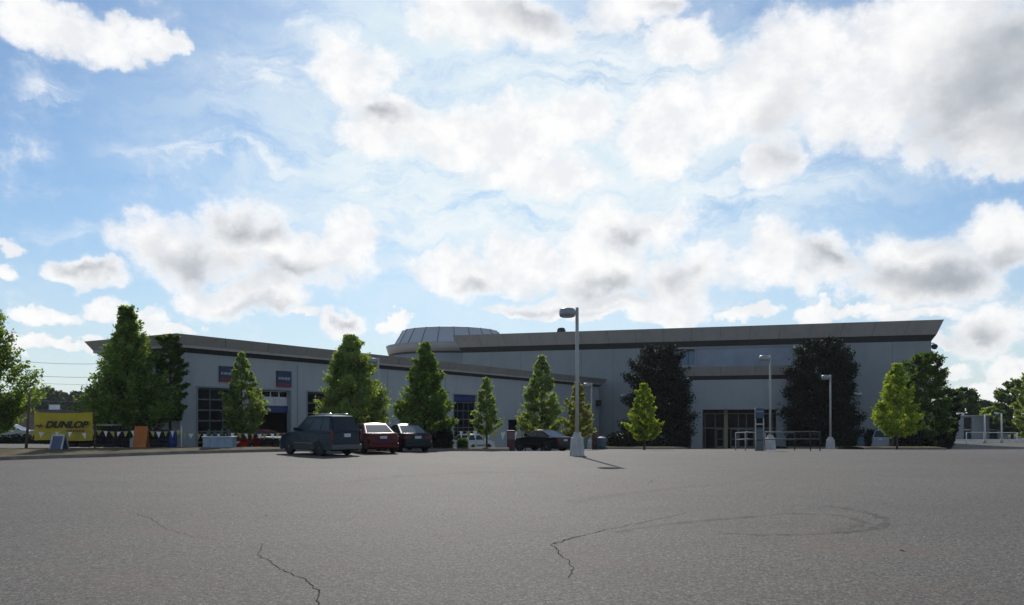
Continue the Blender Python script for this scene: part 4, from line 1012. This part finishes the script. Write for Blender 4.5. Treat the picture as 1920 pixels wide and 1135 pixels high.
# ------------------------------------------------------------------ tyre shop display on the verge
tyre_proto = None
def tyre(loc, label, tilt=0, rz=0, sc=1.0):
    global tyre_proto
    if tyre_proto is None:
        tyre_proto = MB().lathe([(.19, -.09), (.25, -.11), (.31, -.10), (.335, -.05), (.335, .05), (.31, .10), (.25, .11), (.19, .09), (.18, 0), (.19, -.09)], seg=22).build('tyre', M_rubber)
        o = tyre_proto
    else: o = tyre_proto.copy(); link(o)
    o.location = loc; o.rotation_euler = (tilt, 0, rz); o.scale = (sc, sc, sc)
    return tag(o, label, 'tyre', 'black tyres stacked on the verge')
rr = random.Random(8)
for px, Y, n, lb in ((139, 38.9, 3, 'black tyre in the low stack right of the white framed board'), (160, 38.7, 3, 'black tyre in the low stack under the right end of the yellow banner'), (189, 38.9, 4, 'black tyre in the stack under the left half of the grey rack'),
                 (208, 39.0, 4, 'black tyre in the stack under the right half of the grey rack'), (228, 39.4, 4, 'black tyre in the stack behind the trunk of the tallest tree'), (288, 39.6, 4, 'black tyre in the stack right of the orange board'), (305, 40.0, 4, 'black tyre in the stack left of the blue drum'), (500, 42.4, 3, 'black tyre in the stack at the left end of the white table'), (517, 42.6, 3, 'black tyre in the stack at the right end of the white table')):
    gp = onG(px, Y, .18)
    for k in range(n): tyre((gp.x + rr.uniform(-.03, .03), gp.y + rr.uniform(-.03, .03), gp.z + .02 + .11 + k*.222), lb)
# grey rack over the tyres
gp = onG(197, 39.0, .15); r = empty('display_rack', gp, 0, 'grey metal rack standing over the tyre stacks', 'rack')
MB().box(-.62, .62, -.45, .45, 1.12, 1.20).build('shelf', M_frame, r)
for x in (-.58, .58):
    for y in (-.4, .4): MB().tube([(x, y, -.05), (x, y, 1.12)], .02, 6).build('leg', M_trim, r)
# orange board
gp = onG(265, 38.4, .16); r = empty('sandwich_board', gp, R(-3), 'orange sandwich board under the tallest tree', 'sandwich board')
for s in (-1, 1):
    MB().hexa([(-.31, s*.18, .0), (.31, s*.18, .0), (.31, s*.18+.03, .0), (-.31, s*.18+.03, .0), (-.30, s*.03, 1.08), (.30, s*.03, 1.08), (.30, s*.03+.03, 1.08), (-.30, s*.03+.03, 1.08)]).build('panel', M_orange, r)
for s in (-1, 1): MB().tube([(s*.325, -.19, 0), (s*.315, .0, 1.10)], .015, 5).build('edge_strip', mat('ochre edge', (.38, .22, .05), .6), r)
# white framed board
gp = onG(111, 34.9, .16); r = empty('a_frame_sign', gp, R(-6), 'white framed folding sign with a blue grey face near the yellow banner', 'folding sign')
for s in (-1, 1):
    y0, y1 = s*.26, s*.03
    for x in (-.28, .28): MB().hexa([(x-.035, y0-.02, 0), (x+.035, y0-.02, 0), (x+.035, y0+.02, 0), (x-.035, y0+.02, 0), (x-.035, y1-.02, .72), (x+.035, y1-.02, .72), (x+.035, y1+.02, .72), (x-.035, y1+.02, .72)]).build('leg', M_frame, r)
    MB().hexa([(-.24, y0*.9-.01, .06), (.24, y0*.9-.01, .06), (.24, y0*.9+.01, .06), (-.24, y0*.9+.01, .06), (-.24, y1-.01, .64), (.24, y1-.01, .64), (.24, y1+.01, .64), (-.24, y1+.01, .64)]).build('panel', mat('slate blue board', (.07, .09, .16), .5, var=.1), r)
MB().box(-.24, .24, -.045, .045, .66, .72).build('top_rail', M_offw, r)
# pale blue bin / counter
gp = onG(412, 38.2, .12); r = empty('storage_bin', gp, R(2), 'pale blue lidded bin on the verge below the first garage bay', 'bin')
MB().box(-.72, .72, -.32, .32, .0, .58).build('body', M_ltblue, r, bevel=.02)
MB().box(-.76, .76, -.36, .36, .585, .64).build('lid', M_offw, r, bevel=.012)
for x in (-.36, 0, .36): MB().box(x-.015, x+.015, -.335, -.322, .03, .55).build('rib', M_ltblue, r)
for k, (x, h, c) in enumerate(((-.55, .34, (.03, .09, .03)), (-.25, .30, (.04, .05, .09)), (.1, .36, (.03, .08, .04)), (.42, .30, (.02, .03, .06)))):
    p = Vector((gp.x + x, gp.y, gp.z + .642)); o = MB().lathe([(.07, 0), (.10, .03), (.10, h*.6), (.05, h*.8), (.04, h), (.01, h)], seg=12).build('canister', mat('canister %d' % k, c, .4)); o.location = p
    tag(o, ('green canister at the left end of the pale blue bin lid', 'slate canister second from the left on the pale blue bin lid', 'tall green canister right of the middle of the pale blue bin lid', 'dark blue canister at the right end of the pale blue bin lid')[k], 'canister', 'canisters on the pale blue bin')
# blue drum and red drum
def drum(px, Y, top, m, label, rad=.25, lid=None):
    gp = onG(px, Y, .14 if Y < 41 else 0); h = Pt(px, top, Y).z - gp.z; r = empty('drum', gp, 0, label, 'drum')
    pr = [(rad*.97, 0), (rad, .03)]
    for f in (.33, .66): pr += [(rad, h*f-.03), (rad*1.05, h*f), (rad, h*f+.03)]
    pr += [(rad, h-.03), (rad*.96, h)]
    MB().lathe(pr, seg=18).build('shell', m, r)
    MB().lathe([(rad*1.02, h+.002), (rad*1.03, h+.05), (rad*.6, h+.10), (.02, h+.12)], seg=18).build('lid', lid or m, r)
drum(322, 40.2, 812, M_blue, 'blue drum near the corner of the low wing')
drum(296, 40.9, 806, mat('maroon paint', (.09, .012, .014), .5), 'maroon drum behind the tyre stacks right of the orange board', .2)
drum(1128, 62, 822, mat('slate blue paint', (.05, .09, .14), .5), 'slate blue litter bin with a white lid right of the far lamp post', .33, M_white)
drum(1116, 63, 812, mat('brown paint', (.09, .045, .035), .6), 'brown bin next to the slate blue litter bin', .28)
gp = onG(958, 47.5); r = empty('display_stand', gp, 0, 'narrow dark red stand at the nose of the black saloon', 'stand')
MB().box(-.24, .24, -.2, .2, -.05, 1.3).build('cabinet', mat('maroon cabinet', (.06, .010, .012), .5), r, bevel=.03); MB().box(-.2, .2, -.22, -.203, .75, 1.2).build('front_panel', mat('dusky pink panel', (.16, .10, .10), .5), r)
gp = onG(797, 43.2); r = empty('utility_cabinet', gp, 0, 'slim light grey cabinet between the dark grey car and the clipped round bush', 'cabinet')
MB().box(-.16, .16, -.12, .12, -.05, 1.16).build('body', M_offw, r, bevel=.02); MB().box(-.12, .12, -.132, -.121, .15, 1.0).build('door', M_frame, r)
# long white table under the raised door
a_, b2 = onG(492, 41.8), onG(528, 40.6); gp = (a_+b2)/2; ang = math.atan2(b2.y-a_.y, b2.x-a_.x); Lt = (b2-a_).length
r = empty('folding_table', gp, ang, 'white topped table with tyre stacks behind it, left of the minivan', 'table')
MB().box(-Lt/2, Lt/2, -.3, .3, .70, .77).build('table_top', M_white, r, bevel=.01)
for x in (-Lt/2+.1, Lt/2-.1):
    for y in (-.25, .25): MB().tube([(x, y, -.05), (x, y, .70)], .018, 6).build('leg', M_trim, r)

# ------------------------------------------------------------------ far left: low brick block and overhead lines
fl = empty('brick_block', (-125, 165, -1), 0, 'long low brown brick building far behind the yellow banner', 'building')
MB().box(-45, 60, 0, 20, -1, 3.7).build('wall', M_brick, fl)
MB().box(-45.3, 60.3, -.3, 20.3, 3.71, 4.5).build('parapet', mat('dark band', (.07, .06, .06), .8), fl)
for k, x in enumerate((25.2, 35.3, 44, 50)): MB().box(x-.8, x+.8, 3, 4.4, 4.505, 5.6).build('roof_unit', M_white, fl)
for k, (y0, y1) in enumerate(((671, 674), (696, 699), (709, 713), (742, 745))):
    A, B_ = Pt(-60, y0-3, 150), Pt(330, y1, 150); pts = []
    for i in range(25):
        u = i/24; q = A.lerp(B_, u); q.z -= 1.2*math.sin(math.pi*u); pts.append(q)
    o = MB().tube(pts, .035 if k < 2 else .025, 4).build('power_line', M_cable)
    tag(o, ('topmost overhead cable crossing the sky left of the low wing', 'second overhead cable from the top left of the low wing', 'third overhead cable from the top left of the low wing', 'lowest faint overhead cable left of the low wing')[k], 'cable', 'overhead cables')

# ------------------------------------------------------------------ far right: outbuilding, railing, thin lamps
Y = 128; gz = G(75, Y); x0, x1 = gx(1775, Y), gx(1890, Y); zt = Pt(0, 779, Y).z
ob = empty('outbuilding', (x0, Y, gz), 0, 'low pale outbuilding with tall dark doorways past the right corner of the store', 'building')
h = zt - gz; Lb = x1-x0; F2 = lambda t, o, z: Vector((t, -o, z))
dts = [(gx(1807, Y)-x0, gx(1822, Y)-x0), (gx(1855, Y)-x0, gx(1871, Y)-x0)]
b = MB(); pierced_wall(b, F2, 0, Lb, -1, h-.15, [(a, c, .0, h-.35) for a, c in dts], depth=.4)
b.quad((0, 8, -1), (0, 0, -1), (0, 0, h-.15), (0, 8, h-.15)); b.quad((Lb, 0, -1), (Lb, 8, -1), (Lb, 8, h-.15), (Lb, 0, h-.15)); b.quad((Lb, 8, -1), (0, 8, -1), (0, 8, h-.15), (Lb, 8, h-.15))
b.build('wall', M_wall, ob, fix=False)
MB().box(-.2, Lb+.2, -.2, 8.2, h-.145, h).build('roof', M_offw, ob)
for a, c in dts:
    dd = MB().box(a+.02, c-.02, .3, .36, 0, h-.36).build('door', M_black, ob); MB().box(a+.02, c-.02, .26, .30, h*.36, h*.36+.18).build('cross_rail', M_offw, dd)
for k in range(2): MB().box((.5, 2.4)[k]+.3, (1.6, 3.2)[k]+.3, 1, 2, h+.003, h+.45).build('roof_unit', M_white, ob)
Y = 100; xa, xb = gx(1786, Y), gx(1990, Y)
rl = empty('railing', (xa, Y, 0), 0, 'white pipe railing along the raised drive at the right edge', 'railing')
MB().tube([(gx(1812, Y)-xa, 0, Pt(0, 811, Y).z), (gx(1907, Y)-xa, 0, Pt(0, 811.5, Y).z)], .055, 6).build('rail', M_white, rl)
MB().box(0, xb-xa, -.12, .12, Pt(0, 828, Y).z, Pt(0, 824, Y).z).build('plinth', M_white, rl)
for px in (1812, 1845, 1878, 1907): x = gx(px, Y); MB().tube([(x-xa, 0, G(x, Y)-.2), (x-xa, 0, Pt(0, 811, Y).z)], .07, 6).build('post', M_white, rl)
for px, Yl, top, hd, lb in ((1846.5, 98, 777, False, 'thin white pole before the middle of the outbuilding'), (1878, 97, 775, True, 'thin white lamp post with a short arm near the right edge')):
    gp = onG(px, Yl); H = Pt(px, top, Yl).z - gp.z; r = empty('lamp_post' if hd else 'pole', gp, 0, lb, 'lamp post' if hd else 'pole')
    MB().tube([(0, 0, -.1), (0, 0, H)], [.11, .08], 8).build('shaft', M_white, r)
    MB().lathe([(.2, -.1), (.2, .35), (.12, .4)], seg=8).build('foot', M_conc, r)
    if hd:
        MB().tube([(0, 0, H-.03), (-.5, 0, H+.02)], .04, 6).build('arm', M_white, r); MB().box(-.85, -.45, -.15, .15, H-.12, H+.08).build('lamp_head', M_white, r, bevel=.03)

# ------------------------------------------------------------------ air
hz_m = bpy.data.materials.new('haze air'); hz_m.use_nodes = True; T = NT(hz_m.node_tree); T.n.clear()
pv = T.new('ShaderNodeVolumePrincipled'); pv.inputs['Color'].default_value = (.90, .95, 1.0, 1); pv.inputs['Density'].default_value = .00013; pv.inputs['Anisotropy'].default_value = .35
o_ = T.new('ShaderNodeOutputMaterial'); T.l.new(pv.outputs[0], o_.inputs['Volume'])
hb = MB().box(-420, 420, -60, 420, -12, 24).build('haze', hz_m); tag(hb, kind='stuff')
